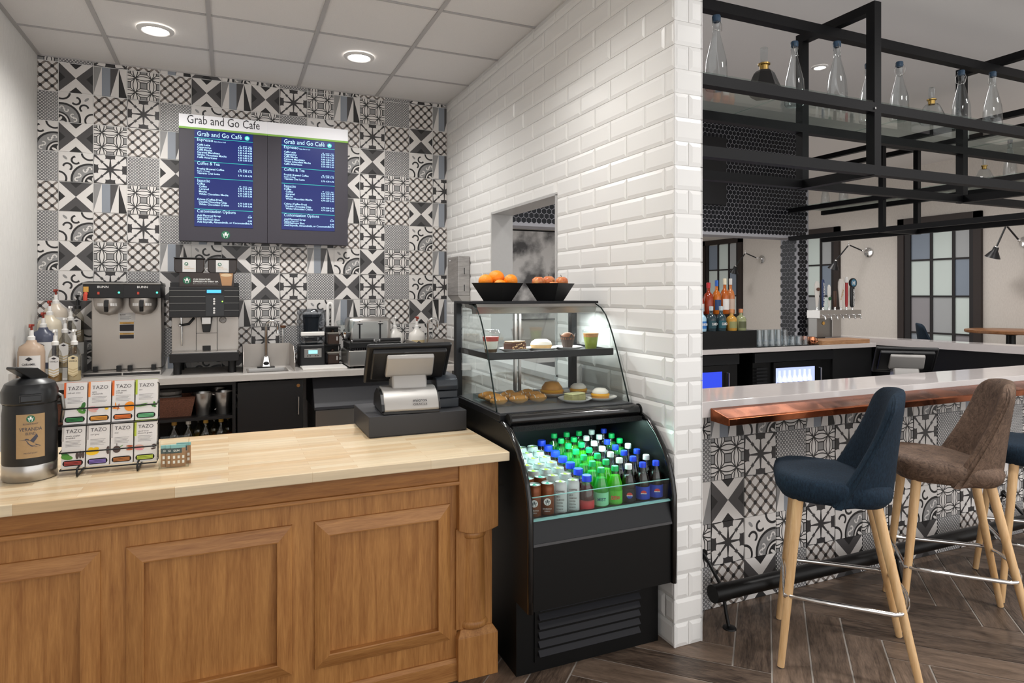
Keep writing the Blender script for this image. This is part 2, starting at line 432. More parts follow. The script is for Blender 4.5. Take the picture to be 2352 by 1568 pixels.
# ceiling of the cafe: lay-in tiles on a grid -----------------------------------
M_actile = pm('mineral_ceiling_tile', '#dedbd9', 0.9, var=0.05, vs=220, bump=0.15)
M_tbar = pm('ceiling_grid_paint', '#b0adac', 0.6)
mb = MB(); mb.box(XL, XW+.02, -1.6, BW, ZC+.012, ZC+.06); ceil1 = struct('ceiling', mb, M_actile)
gx = [XL, -0.715, -0.105, 0.505, 1.115, XW]; gy = [BW]
y = 4.78
while y > 1.1: gy.append(y); y -= 0.6
for i in range(len(gx)-1):
    for j in range(len(gy)-1):
        mb = MB(); mb.box(gx[i]+.011, gx[i+1]-.011, gy[j+1]+.011, gy[j]-.011, ZC+.006, ZC+.0125); obj('ceiling_tile', mb, M_actile, ceil1)
for x in gx[1:-1]:
    mb = MB(); mb.box(x-.012, x+.012, gy[-1], BW, ZC-.001, ZC+.008); obj('grid_runner', mb, M_tbar, ceil1)
for yy in gy[1:]:
    mb = MB(); mb.box(XL, XW, yy-.007, yy+.007, ZC, ZC+.008); obj('grid_runner', mb, M_tbar, ceil1)
mb = MB(); mb.box(XL, XL+.022, gy[-1], BW, ZC-.002, ZC+.01); mb.box(XL, XW, BW-.012, BW, ZC-.002, ZC+.01); obj('edge_trim', mb, M_tbar, ceil1, kind='structure')
# ceiling of the bar
mb = MB(); mb.box(XE-.1, 9.7, -1.6, 12, ZB, ZB+.1); struct('ceiling.001', mb, M_barceil)
# floor: wood-look planks laid in a herringbone at 45 degrees --------------------
M_floorgrout = pm('floor_grout', '#a39c95', 0.8)
M_plank = wood('wood_look_plank_tile', '#31261f', '#7d6a5b', rough=0.4, sc=(2.2, 14, 2.2), dens=2.2, bump=0.12, rnd=0.5)
mb = MB(); mb.box(-5, 9.7, -1.6, 12, -0.1, -0.003); floor = struct('floor', mb, M_floorgrout)
PW = 0.1475; PL = 6*PW; g = 0.003
mb = MB(); mb.frustum((g, PL-g, g, PW-g), (g+.001, PL-g-.001, g+.001, PW-g-.001), -0.006, 0.0); me_plank = mesh('floor_plank', mb, M_plank)
q2 = math.sqrt(0.5)
def put_plank(a, b, along_b):
    cx = a+(PW/2 if along_b else PL/2); cb = b+(PL/2 if along_b else PW/2)
    X = (cx+cb)*q2; Y = (cx-cb)*q2
    if not (-0.9 < X < 6.6 and 0.3 < Y < 2.75): return
    # direction a = (q2, q2), direction b = (q2, -q2)
    o = obj('plank', me_plank, None, floor)
    if along_b: o.location = ((a+PW)*q2+b*q2, (a+PW)*q2-b*q2, 0); o.rotation_euler = (0, 0, -PI/4); o.location = (a*q2+b*q2, a*q2-b*q2, 0)
    else: o.location = (a*q2+(b+PW)*q2, a*q2-(b+PW)*q2, 0); o.rotation_euler = (0, 0, PI/4)
for j in range(-22, 30):
    b = 0.464+j*PW; au = 3.045-j*PW
    for m in range(-5, 6):
        put_plank(au-PL+2*PL*m, b, False)
        put_plank(au+2*PL*m, b, True)
# bar: far walls ---------------------------------------------------------------
XF = 9.5
mb = MB(); mb.box(XF, XF+.15, -1.6, 12, 0, ZB); wall_far = struct('wall_far', mb, M_linen)
mb = MB(); mb.box(XE-.1, XF, 11.8, 11.95, 0, ZB); struct('wall_rear', mb, M_linen)
# ------------------------------------------------------------------ recessed ceiling lamps
M_lens = emis('lamp_lens_glow', '#fffaf2', 14)
M_trim = pm('white_lamp_trim', '#dedcda', 0.5)
def downlight(x, y, z, label, energy, col, group, ang=2.7, soft=.06, k=1.0):
    t = thing('recessed_downlight', label, 'ceiling light', (x, y, z-.001), 0, group)
    mb = MB(); mb.lathe([(.072*k,-.004),(.078*k,-.012),(.1*k,-.006),(.104*k,0)], 32); obj('trim_ring', mb, M_trim, t, smooth=True)
    mb = MB(); mb.lathe([(0,-.007),(.05*k,-.007),(.073*k,-.003)], 32); obj('lens', mb, M_lens, t, smooth=True)
    l = lamp('downlight_beam', 'SPOT', (0,0,-.025), energy, col, spot_size=ang, spot_blend=0.9, shadow_soft_size=soft); l.parent = t
    return t
WARM = (1, .982, .95)
for i, (x, y) in enumerate(CAFE_LIGHTS):
    downlight(x, y, ZC, ['recessed round ceiling lamp above the two-burner coffee brewer', 'recessed round ceiling lamp above the menu screens', 'recessed round ceiling lamp over the tea box rack', 'recessed round ceiling lamp over the till'][i], 60, WARM, 'recessed lamps in the cafe ceiling')
BLN = ['over the navy stool', 'beyond the brown stool', 'above the back bar bottles', 'above the lit bar cooler', 'nearest the camera', 'by the tall table', 'by the near far-wall window', 'by the middle far-wall window', 'by the last far-wall window', 'behind the hexagon wall']
for i, (x, y) in enumerate(BAR_LIGHTS):
    downlight(x, y, ZB, 'recessed round lamp in the grey bar ceiling, '+BLN[i], 95 if y < 2 else (70 if y > 9 else 150), (1, .975, .95), 'recessed lamps in the bar ceiling', soft=.3 if y > 3 else .1, k=.62)
# ------------------------------------------------------------------ service counter
M_oak = wood('oak_vertical_grain', '#87552a', '#c08a4f', rough=0.42, sc=(12, 12, .9), dens=3.2, bump=0.05)
M_oakh = wood('oak_horizontal_grain', '#87552a', '#bd8850', rough=0.42, sc=(1.1, 16, 16), dens=3.2, bump=0.05)
M_oakd = wood('oak_rail_dark', '#7a4a1f', '#a9733a', rough=0.42, sc=(1.1, 16, 16), dens=3.2, bump=0.05)
t = thing('service_counter', 'golden oak panelled service counter below the butcher block top', 'counter', (0, 2.4, 0))
mb = MB(); mb.box(-1.17, .815, 0, .62, 0, .845); obj('body', mb, M_oak, t)
mb = MB(); mb.box(-1.17, .82, -.026, .005, .772, .845); obj('top_rail', mb, M_oakd, t, bev=.002)
mb = MB(); mb.box(-1.17, .82, -.034, .005, .757, .772); obj('bead_moulding', mb, M_oakh, t, bev=.004)
mb = MB(); mb.prism([(-.018,0),(-.018,.07),(-.008,.082),(.004,.082),(.004,0)], -1.17, .81, 'x'); obj('plinth', mb, M_oakh, t)
for k, x0 in enumerate((-.875, -.3, .28)):
    x1 = x0+.506; z0, z1 = .157, .682; wdt = .052
    pr = [(0, 0), (-.010, .004), (-.014, .016), (-.024, .036), (-.020, wdt), (0, wdt)]     # (y, inset) profile, outer low, inner high
    pr = [(.0,0), (-.007,.001), (-.009,.005), (-.012,.012), (-.021,.04), (-.023,wdt-.004), (-.022,wdt), (0,wdt)]
    def side(p, q, n):                       # mitred strip from outer corner p to q with inward normal n
        mb = MB(); d = Vector((q[0]-p[0], q[1]-p[1])); L = d.length; d.normalize(); m = Vector(n)
        r0 = [(p[0]+d.x*i+m.x*i, yy, p[1]+d.y*i+m.y*i) for yy, i in pr]; r1 = [(q[0]-d.x*i+m.x*i, yy, q[1]-d.y*i+m.y*i) for yy, i in pr]
        mb.grid([r0, r1]); return mb
    for p, q, n, mt in (((x0,z1),(x1,z1),(0,-1),M_oakh), ((x0,z0),(x1,z0),(0,1),M_oakh), ((x0,z0),(x0,z1),(1,0),M_oak), ((x1,z0),(x1,z1),(-1,0),M_oak)):
        obj('panel_moulding', side(p, q, n), mt, t)
pp = obj('corner_post', MB().box(.808, .957, -.012, .15, .19, .58), M_oak, t)
mb = MB(); n = 14; top = [(.813+.163*i/n, .845) for i in range(n+1)]; bot = [(.976-.163*i/n, .578-.018*math.sin(PI*i/n)) for i in range(n+1)]
mb.prism(top+bot, -.034, .15, 'y'); obj('post_block', mb, M_oak, pp, bev=.003)
mb = MB(); mb.frustum((.809,.974,-.034,.15), (.809,.974,-.034,.15), 0, .165); mb.frustum((.809,.974,-.034,.15), (.826,.957,-.015,.15), .165, .19); obj('post_block', mb, M_oak, pp, bev=.002)
mb = MB(); mb.lathe([(.061,.205),(.06,.3),(.056,.575)], 28, (.886,.03,0)); obj('post_column', mb, M_oak, pp, smooth=40)
for z, r in ((.205,.068), (.552,.061)):
    mb = MB(); mb.lathe([(.03,-.017),(r-.006,-.016),(r,-.006),(r,.006),(r-.006,.016),(.03,.017)], 28, (.886,.03,z)); obj('post_ring', mb, M_oak, pp, smooth=True)
# butcher block top: staves in the material
m, nt, b = newmat('maple_butcher_block'); M_block = m
tc = nt.nodes.new('ShaderNodeTexCoord'); br = nt.nodes.new('ShaderNodeTexBrick'); mp = nt.nodes.new('ShaderNodeMapping'); nt.links.new(tc.outputs['Object'], mp.inputs[0]); nt.links.new(mp.outputs[0], br.inputs['Vector'])
br.inputs['Scale'].default_value = 1; br.inputs['Brick Width'].default_value = .42; br.inputs['Row Height'].default_value = .038; br.inputs['Mortar Size'].default_value = .0004; br.inputs['Mortar'].default_value = hx('#c49a66'); br.offset = .37; br.inputs['Bias'].default_value = -.2
br.inputs['Color1'].default_value = hx('#eedab8'); br.inputs['Color2'].default_value = hx('#d9b586')
nz = nt.nodes.new('ShaderNodeTexNoise'); m2 = nt.nodes.new('ShaderNodeMapping'); m2.inputs['Scale'].default_value = (3, 60, 60); nt.links.new(tc.outputs['Object'], m2.inputs[0]); nt.links.new(m2.outputs[0], nz.inputs['Vector']); nz.inputs['Detail'].default_value = 4; nz.inputs['Scale'].default_value = 1.5
mm = nt.nodes.new('ShaderNodeMix'); mm.data_type = 'RGBA'; mm.blend_type = 'MULTIPLY'; mm.inputs[0].default_value = .35
nt.links.new(br.outputs[0], mm.inputs[6]); nt.links.new(nz.outputs[0], mm.inputs[7]); nt.links.new(mm.outputs[2], b.inputs['Base Color'])
b.inputs['Roughness'].default_value = .3; b.inputs['Coat Weight'].default_value = .15
mb = MB(); mb.box(-1.18, 1.001, 2.311, 3.105, .845, .88); tag(obj('butcher_block_top', mb, M_block, bev=.003), 'pale maple butcher block worktop along the service counter', 'countertop')
# ------------------------------------------------------------------ menu board
M_board = pm('charcoal_board', '#3a3740', 0.5); M_bwhite = pm('board_header_white', '#e4e3e8', 0.5, emit='#ffffff', es=.12); M_bgreen = pm('board_green_strip', '#86b84c', 0.5)
M_screen = emis('menu_screen_blue', '#0c2478', .62); M_mtext = emis('menu_text_glow', '#b9e4ff', 1.15); M_mline = emis('menu_line_glow', '#2fb7a9', 1.2)
M_ink = pm('dark_ink', '#26242a', 0.6); M_lg = pm('logo_green', '#1f6b4c', 0.5); M_lw = pm('logo_white', '#eef0ee', 0.5)
t = thing('menu_board', 'charcoal twin-screen menu board headed Grab and Go Cafe on the tiled wall', 'menu board', (0.272, BW, 1.878))
mb = MB(); mb.box(-.599, -.0008, -.085, -.008, 0, .815); obj('cabinet', mb, M_board, t, bev=.002)
mb = MB(); mb.box(.0008, .599, -.085, -.008, 0, .815); obj('cabinet', mb, M_board, t, bev=.002)
for a, c in ((-.599, -.0008), (.0008, .599)):
    mb = MB(); mb.box(a, c, -.088, -.008, .827, .918); hd = obj('header', mb, M_bwhite, t, bev=.001)
    mb = MB(); mb.box(a, c, -.089, -.008, .813, .827); obj('green_strip', mb, M_bgreen, t)
    if a < -.1:
        mb = MB(); text(mb, 'Grab and Go Cafe', -.545, .853, .088, y=-.0892, w=.49); obj('lettering', mb, M_ink, hd)
def siren(mb_ring, mb_w, x, z, r, y):       # round badge: green ring with a plain white figure-like emblem inside
    mb_ring.add([(x+r*math.cos(2*PI*i/28), y, z+r*math.sin(2*PI*i/28)) for i in range(28)], [tuple(range(28))])
    for s in (-1, 1):
        mb_w.add([(x+s*px*r, y-.0006, z+pz*r) for px, pz in ((.1,-.75),(.42,-.62),(.5,-.1),(.72,.35),(.5,.3),(.3,-.05),(.28,-.45))], [tuple(range(7)) if s > 0 else tuple(range(6,-1,-1))])
    mb_w.add([(x+px*r, y-.0006, z+pz*r) for px, pz in ((-.22,-.2),(.22,-.2),(.3,.25),(.16,.5),(.22,.72),(0,.6),(-.22,.72),(-.16,.5),(-.3,.25))], [tuple(range(9))])
def badge(parent, x, z, r, y, ring=None, fig=None):
    a, c = MB(), MB(); siren(a, c, x, z, r, y)
    o = obj('logo_disc', a, ring or M_lg, parent); obj('logo_emblem', c, fig or M_lw, parent); return o
for sx in (-.498, .101):
    mb = MB(); mb.box(sx, sx+.395, -.0875, -.08, .108, .811); sc = obj('screen', mb, M_screen, t)
    mb = MB(); y = -.0885; L = sx+.018; R = sx+.385
    def zz(f): return .811-.703*f
    text(mb, 'Grab and Go Caf\u00e9', L, zz(.062), .047, y=y, w=.30)
    text(mb, 'Espresso', L, zz(.115), .033, y=y, w=.105); text(mb, 'Enjoy Hot or Iced', L+.112, zz(.115), .012, y=y, w=.078, bold=.01)
    lines = [('Caff\u00e8 Latte', .162, ('3.30','3.90','4.30'), 0), ('Cappuccino', .188, ('3.50','4.10','4.50'), 0), ('Caff\u00e8 Mocha', .214, ('3.80','4.40','4.80'), 0), ('Caramel Macchiato', .24, ('4.00','4.80','5.20'), 0), ('White Chocolate Mocha', .266, ('4.20','4.80','5.20'), 0), ('Caff\u00e8 Americano', .292, ('2.50','3.00','3.30'), 0),
             ('Freshly Brewed Coffee', .41, ('2.75','2.95','3.15'), 0), ('Chai Latte', .456, ('3.70','4.30','4.70'), .07),
             ('Coffee', .568, (), 0), ('Coffee', .594, ('3.90','4.29','4.80'), .012), ('Caramel', .62, ('4.79','5.10','5.40'), .012), ('Mocha', .646, ('4.39','4.89','5.30'), .012), ('White Chocolate Mocha', .672, ('4.79','5.09','5.30'), .012),
             ('Cr\u00e8me (Coffee-Free)', .727, (), 0), ('Double Chocolaty Chip', .753, ('4.79','5.09','5.30'), .012), ('White Chocolate Cr\u00e8me', .779, ('4.79','5.09','5.30'), .012),
             ('Add Flavored Syrup', .895, ('','','0.69'), 0), ('Add Espresso Shot', .935, ('','','0.99'), 0), ('Add Soymilk, Almondmilk, or Coconutmilk', .961, ('','','0.75'), 0)]
    for s, f, pr_, ind in lines:
        text(mb, s, L+ind, zz(f), .0195, y=y, bold=.012)
        for q, pz in enumerate(pr_):
            if pz: text(mb, pz, R-.062+q*.034-.0165, zz(f), .017, 'C', y=y, bold=.012)
    for f in (.14, .388, .568):
        for q, wd in enumerate(('tall','grande','venti')): text(mb, wd, R-.0785+q*.034, zz(f), .011, 'C', y=y, bold=.01)
    text(mb, 'per', R-.0105, zz(.872), .011, 'C', y=y); text(mb, 'Regular or Decaf', L, zz(.43), .012, y=y, bold=.012); text(mb, 'Regular or Sugar-Free', L, zz(.912), .012, y=y, bold=.012)
    text(mb, 'Teavana', L, zz(.456), .0195, y=y, bold=.012, w=.064)
    text(mb, 'Coffee & Tea', L, zz(.36), .033, y=y, w=.15); text(mb, 'frappuccino', L, zz(.54), .034, y=y, w=.085); text(mb, 'Customization Options', L, zz(.855), .032, y=y, w=.258)
    obj('menu_text', mb, M_mtext, sc, kind='stuff')
    mb = MB()
    for f in (.082, .325, .495, .82): mb.quad((sx,y,zz(f)-.002),(sx+.395,y,zz(f)-.002),(sx+.395,y,zz(f)+.001),(sx,y,zz(f)+.001))
    obj('rule_line', mb, M_mline, sc, kind='stuff')
    badge(sc, sx+.355, zz(.045), .017, y, M_mline, M_mtext)
badge(t, -.29, .052, .03, -.086)
# ------------------------------------------------------------------ back counter
M_btop = pm('grey_solid_surface', '#bdb8b3', 0.3, var=0.06, vs=50)
SK = (.12, .39, 4.82, 5.06); SK2 = (1.36, 1.62, 4.82, 5.06)
mb = MB()
xs = [-1.185, SK[0], SK[1], SK2[0], SK2[1], 1.71]
mb.box(-1.185, 1.71, 4.70, SK[2], .91, .95); mb.box(-1.185, 1.71, SK[3], BW-.006, .91, .95)
for a, c in ((xs[0],xs[1]), (xs[2],xs[3]), (xs[4],xs[5])): mb.box(a, c, SK[2], SK[3], .91, .95)

tag(obj('back_worktop', mb, M_btop), 'grey solid-surface worktop along the tiled back wall', 'countertop')
M_cabi = pm('black_laminate', '#121214', 0.45)
t = thing('open_shelf_cabinet', 'black open shelf cabinet under the back worktop holding basket and pitchers', 'cabinet', (-.55, 4.74, 0))
for nm, bx in (('side_panel', (-.6,-.58,0,.55,0,.905)), ('side_panel', (.575,.595,0,.55,0,.905)), ('back_panel', (-.6,.595,.53,.55,0,.905)), ('shelf', (-.58,.575,0,.53,.66,.68)), ('shelf', (-.58,.575,.02,.53,.40,.42)), ('bottom_panel', (-.6,.595,0,.55,.06,.08)), ('top_rail', (-.6,.595,-.004,.02,.885,.909))):
    obj(nm, MB().box(*bx), M_cabi, t)
t = thing('door_cabinet', 'black laminate door cabinet under the sink with steel bar handle', 'cabinet', (.27, 4.74, 0))
obj('body', MB().box(-.215, .21, .02, .55, 0, .77), M_cabi, t)
d = obj('door', MB().box(-.213, .208, -.004, .018, .08, .895), M_cabi, t, bev=.002)
mb = MB(); mb.tube([(.176,-.004,.78),(.176,-.03,.78),(.176,-.03,.66),(.176,-.004,.66)], .005, 8); obj('handle', mb, M_steel, d, smooth=60)
mb = MB(); mb.tube([(.176,-.004,.857),(.176,-.01,.857)], .012, 16); obj('lock', mb, M_chrome, d, smooth=40)
t = thing('ice_bin', 'dark grey undercounter ice bin with slanted lid behind the till', 'ice machine', (.85, 4.72, 0))
M_ice = pm('dark_plastic_panel', '#34353a', 0.4)
mb = MB(); mb.prism([(.5,.9),(.12,.9),(-.02,.70),(-.02,.68),(.5,.68)], -.3, .42, 'x'); obj('lid', mb, M_ice, t, bev=.004)
obj('body', MB().box(-.29, .41, 0, .5, 0, .675), M_steeld, t, bev=.004)
struct('trim_2', MB().box(XL+.001, XL+.02, 4.70, BW-.006, .951, 1.02), M_btop)
# ------------------------------------------------------------------ refrigerated display case
M_cblack = pm('case_black_metal', '#070707', 0.45, spec=0.3); M_cgloss = pm('case_black_gloss', '#0a0a0b', 0.14, coat=.4); M_cgrey = pm('case_charcoal_lip', '#151619', 0.42, spec=.35)
M_slat = pm('vent_slat_grey', '#1c1c21', 0.5, spec=.3)
M_glass = thin_glass('clear_glass', '#fafdfc', 0.03, 0.4); M_gedge = pm('glass_edge_dark', '#10201f', 0.1)
M_strip = emis('case_lamp_tube', '#dffff6', 9)
t = thing('display_case', 'black refrigerated display case with curved glass top and open drinks well', 'display case', (1.02, 2.19, 0))
W = .68
obj('kick_base', MB().box(.008, W-.004, .12, .82, 0, .33), M_cblack, t)
mb = MB()
obj('vent_frame', MB().box(.085, .59, .114, .121, .04, .30), M_cblack, t)
for i in range(6):
    z = .062+i*.036; mb = MB(); mb.prism([(.116,z+.026),(.098,z+.004),(.104,z),(.116,z)], .10, .575, 'x'); obj('vent_slat', mb, M_slat, t, bev=.0015)
prof = [(.0,.30),(.0,.46),(.0,.66),(.012,.72),(.032,.775),(.068,.835),(.118,.893),(.178,.94),(.258,.963),(.36,.968),(.82,.968),(.82,.30)]
for x0 in (0, W-.024):
    mb = MB(); mb.prism(prof, x0, x0+.024, 'x'); sp_ = obj('side_panel', mb, M_cblack, t)
    edge = [(x0+.012, y, z) for y, z in prof[:10]]
    mb = MB(); mb.tube(edge, .0125, 8); obj('edge_bumper', mb, M_cgloss, sp_, smooth=True)
obj('front_panel', MB().box(.024, W-.024, .004, .05, .30, .548), M_cblack, t)
mb = MB(); mb.prism([(-.002,.548),(-.002,.556),(.02,.64),(.05,.64),(.05,.548)], .024, W-.024, 'x'); obj('front_lip', mb, M_cgrey, t)
mb = MB(); mb.box(.024, W-.024, -.004, .03, .545, .555); obj('lip_trim', mb, pm('trim_grey', '#4a4a4c', .4), t)
mb = MB(); mb.box(.026, W-.026, .012, .018, .64, .725); g1 = obj('front_glass', mb, M_glass, t)
mb = MB(); mb.box(.024, W-.024, .008, .022, .636, .643); mb.box(.026, W-.026, .0125, .0175, .7245, .7265); obj('glass_edge', mb, pm('glass_edge_teal', '#7fb3b0', .2), t)
mb = MB(); mb.box(.024, W-.024, .60, .62, .30, .96); obj('well_back', mb, pm('well_back_dark', '#1b2226', .35), t)
mb = MB(); mb.prism([(.03,.548),(.60,.625),(.60,.60),(.03,.52)], .024, W-.024, 'x'); obj('well_deck', mb, pm('well_deck_grey', '#5b6064', .4), t)
# upper deck, roller, perforated air grille
obj('deck', MB().box(.0, W-.01, .27, .86, .968, .995), M_cgrey, t, bev=.003)
mb = MB(); mb.box(.012, W-.02, .29, .84, .995, .998); obj('deck_liner', mb, pm('deck_liner_grey', '#4c4d50', .35), t)
mb = MB(); mb.tube([(.03,.235,.977),(W-.03,.235,.977)], .024, 20); obj('night_blind_roll', mb, M_cgloss, t, smooth=50)
mb = MB(); mb.tube([(.022,.235,.977),(.03,.235,.977)], .027, 20); mb.tube([(W-.03,.235,.977),(W-.022,.235,.977)], .027, 20); obj('blind_bracket', mb, M_cblack, t, smooth=50)
mb = MB(); mb.box(.03, W-.03, .20, .27, .935, .955); obj('air_grille', mb, pm('air_grille', '#1c1c1e', .5, bump=1, vs=300), t)
mb = MB(); mb.box(.05, W-.05, .235, .262, .927, .934); obj('lamp_tube', mb, M_strip, t)
l = lamp('case_strip_light', 'AREA', (W/2, .25, .925), 3.0, (.62, 1, .9), shape='RECTANGLE', size=.56, size_y=.03); l.parent = t; l.rotation_euler = (math.radians(-12), 0, 0)
# curved glass superstructure
gp = [(.67,1.446),(.62,1.442),(.572,1.424),(.53,1.392),(.50,1.352),(.472,1.305),(.44,1.245),(.408,1.178),(.378,1.11),(.352,1.05),(.33,.997)]
mb = MB(); mb.grid([[(.012,y,z) for y,z in gp], [(W-.012,y,z) for y,z in gp]]); obj('curved_glass', mb, M_glass, t, smooth=True)
for x0 in (.012, W-.012):
    poly = gp+[(.82,.997),(.82,1.446)]
    mb = MB(); mb.add([(x0,y,z) for y,z in poly], [tuple(range(len(poly)))]); sg = obj('side_glass', mb, M_glass, t)
    mb = MB(); mb.tube([(x0,y,z) for y,z in gp], .0035, 6); obj('glass_rim', mb, M_gedge, sg, smooth=True)
obj('top_plate', MB().box(.0, W-.01, .60, .86, 1.446, 1.458), M_cgrey, t, bev=.002)
mb = MB(); mb.prism([(.60,1.446),(.585,1.432),(.60,1.402),(.65,1.398),(.66,1.42),(.75,1.43),(.76,1.446)], .02, W-.03, 'x'); obj('lamp_hood', mb, M_steeld, t)
mb = MB(); mb.box(.05, W-.06, .67, .70, 1.412, 1.418); obj('lamp_tube', mb, emis('case_top_tube', '#ffffff', 1.6), t)
l = lamp('case_top_light', 'AREA', (W/2, .66, 1.40), 5, (.95, 1, 1), shape='RECTANGLE', size=.58, size_y=.04); l.parent = t
for x0 in (0, W-.04):
    obj('back_post', MB().box(x0, x0+.03, .82, .86, .995, 1.446), M_cgrey, t)
mb = MB(); mb.box(.03, W-.04, .835, .841, .998, 1.44); obj('rear_door_glass', mb, thin_glass('rear_door_glass', '#f0f4f4', .08, .4), t)
for x0 in (.315, .34): obj('rear_door_rail', MB().box(x0, x0+.012, .83, .848, .998, 1.44), M_steel, t)
sh = obj('shelf', MB().box(.02, W-.03, .45, .80, 1.218, 1.224), pm('shelf_smoked', '#2b2c2e', .3), t)
obj('shelf_front', MB().box(.015, W-.025, .437, .452, 1.203, 1.236), M_cgrey, sh, bev=.003)
for x0 in (.018, W-.034): obj('shelf_arm', MB().box(x0, x0+.008, .44, .82, 1.206, 1.232), M_cgrey, sh)
# ------------------------------------------------------------------ plates and pastries
M_china = pm('white_china', '#e8e8e6', 0.2); M_clear = thin_glass('clear_plastic', '#f4f8f8', 0.05, 0.45)
M_choc = pm('chocolate_cake', '#4a2a1a', .7, var=.4, vs=90); M_dough = pm('baked_dough', '#c98f45', .6, var=.25, vs=40); M_icing = pm('white_icing', '#f1ece1', .4); M_cream = pm('pale_cake', '#d6b37f', .7, var=.2, vs=60)
M_egg = pm('egg_yellow', '#e5a829', .5); M_marble = pm('marbled_cake', '#8d8a5c', .6, var=.5, vs=40); M_paper = pm('brown_baking_paper', '#3d2f28', .7, var=.2, vs=60)
def plate(x, y, z, r, label):
    t = thing('plate', label, 'plate', (x, y, z), 0, 'white plates in the display case')
    mb = MB(); mb.lathe([(0,.003),(r*.55,.003),(r*.62,.006),(r*.98,.016),(r,.018),(r*.97,.014),(r*.6,.0),(0,0)], 28); obj('dish', mb, M_china, t, smooth=50); return t
zs, zd = 1.225, .999
def plate_local(lx, ly): return (1.02+lx, 2.19+ly)
# upper shelf: parfait cup, brownie loaf slice, doughnut, muffin, fruit cup
def at_shelf(lx, ly=.545): return 1.02+lx, 2.19+ly
x, y = at_shelf(.19); plate(x, y, zs, .075, 'white plate under the nutty chocolate brownie on the upper case shelf')
t = thing('brownie', 'dark chocolate brownie block with nutty coating on a white plate', 'cake', (x, y, zs+.005), .35)
obj('sponge', MB().box(-.046, .046, -.03, .03, 0, .04), M_choc, t, bev=.006); obj('icing_top', MB().box(-.043, .043, -.027, .027, .04, .046), pm('brownie_glaze', '#9a7d58', .4, var=.2, vs=50), t, bev=.004)
mb = MB()
for i in range(26): mb.ball((random.uniform(-.045,.045), -.031, random.uniform(.004,.036)), .0032, n=6, m=4)
obj('nut_pieces', mb, pm('nut_piece', '#d9b98a', .6), t, kind='stuff')
x, y = at_shelf(.325); plate(x, y, zs, .075, 'white plate under the iced doughnut on the upper case shelf')
t = thing('doughnut', 'thick white-iced ring doughnut on a white plate', 'doughnut', (x, y, zs+.005), 0)
mb = MB(); mb.lathe([(.012,.02),(.016,.036),(.03,.046),(.046,.036),(.051,.02),(.046,.005),(.03,0),(.016,.005),(.012,.02)], 28); obj('dough', mb, M_cream, t, smooth=True)
mb = MB(); mb.lathe([(.0125,.03),(.016,.039),(.03,.049),(.046,.039),(.051,.026)], 28); obj('icing', mb, M_icing, t, smooth=True)
x, y = at_shelf(.465); plate(x, y, zs, .072, 'white plate under the paper-wrapped muffin on the upper case shelf')
t = thing('muffin', 'brown muffin in a pointed paper wrap on a white plate', 'muffin', (x, y, zs+.005), 0)
mb = MB(); n = 20; rows_ = []
for r, z in ((.022,0),(.029,.03),(.034,.055)): rows_.append([(r*math.cos(2*PI*i/n), r*math.sin(2*PI*i/n), z) for i in range(n)])
rows_.append([((.037+.006*(i%5==0))*math.cos(2*PI*i/n), (.037+.006*(i%5==0))*math.sin(2*PI*i/n), .058+(.018 if i%5 == 0 else 0)) for i in range(n)]); mb.grid(rows_, close=True); mb.lathe([(0,0),(.022,0)], n)
obj('paper_wrap', mb, M_paper, t); mb = MB(); mb.ball((0,0,.054), .034, .034, .026); obj('crown', mb, pm('muffin_crown', '#7a4b2c', .7, var=.3, vs=70), t, smooth=True)
def cup(lx, label, layers, lid):
    x, y = at_shelf(lx, .53); t = thing('dessert_cup', label, 'dessert', (x, y, zs))
    for nm, z0, z1, m_ in layers:
        mb = MB(); r0 = .027+.16*z0; r1 = .027+.16*z1; mb.lathe([(0,z0),(r0-.002,z0),(r1-.002,z1),(0,z1)], 20); obj(nm, mb, m_, t, smooth=40)
    mb = MB(); mb.lathe([(.027,0),(.041,.085)], 20); obj('cup_wall', mb, M_clear, t, smooth=True)
    mb = MB(); mb.lathe([(.043,.084),(.043,.09)]+lid, 20); obj('lid', mb, M_clear, t, smooth=True)
cup(.065, 'clear parfait cup with berries and cream at the left of the case shelf', (('crumb_layer',.002,.02,pm('granola', '#6d5238', .8, var=.5, vs=120)), ('cream_layer',.02,.055,M_icing), ('berry_layer',.055,.075,pm('red_berries', '#c4463f', .4, var=.4, vs=60))), [(.036,.105),(0,.108)])
cup(.585, 'clear cup of green and orange cut fruit by the muffin', (('fruit_pieces',.002,.06,pm('green_melon', '#a9b345', .5, var=.5, vs=50)), ('melon_pieces',.06,.078,pm('orange_melon', '#d9975a', .5, var=.4, vs=60))), [(.044,.092),(.0,.093)])
# lower deck: acrylic tray of croissants, plates of cake and sandwiches
x, y = 1.02+.185, 2.19+.54
t = thing('pastry_tray', 'clear acrylic tray of drizzled croissants in the display case', 'tray', (x, y, zd), 0)
mb = MB(); mb.box(-.155, .155, -.12, .12, 0, .003)
for bx in ((-.158,-.155,-.122,.122,0,.03), (.155,.158,-.122,.122,0,.03), (-.158,.158,-.122,-.119,0,.03), (-.158,.158,.119,.122,0,.03)): mb.box(*bx)
obj('acrylic_body', mb, M_clear, t)
def croissant_mesh():
    a, d = MB(), MB(); pts = []; rs = []
    for i in range(9):
        s_ = i/8*2-1; pts.append((s_*.045, .014*s_*s_, .017)); rs.append(.006+.014*(1-s_*s_)+(.0015 if i % 2 else 0))
    a.tube(pts, rs, 10)
    for i in range(5): s_ = (i-2)*.014; d.tube([(s_-.004,-.017,.022),(s_,0,.0345-.3*abs(s_)*.3),(s_+.004,.018,.022)], .0018, 5)
    return mesh('croissant', a, M_dough, True), mesh('drizzle', d, M_icing, True)
cm, dm = croissant_mesh()
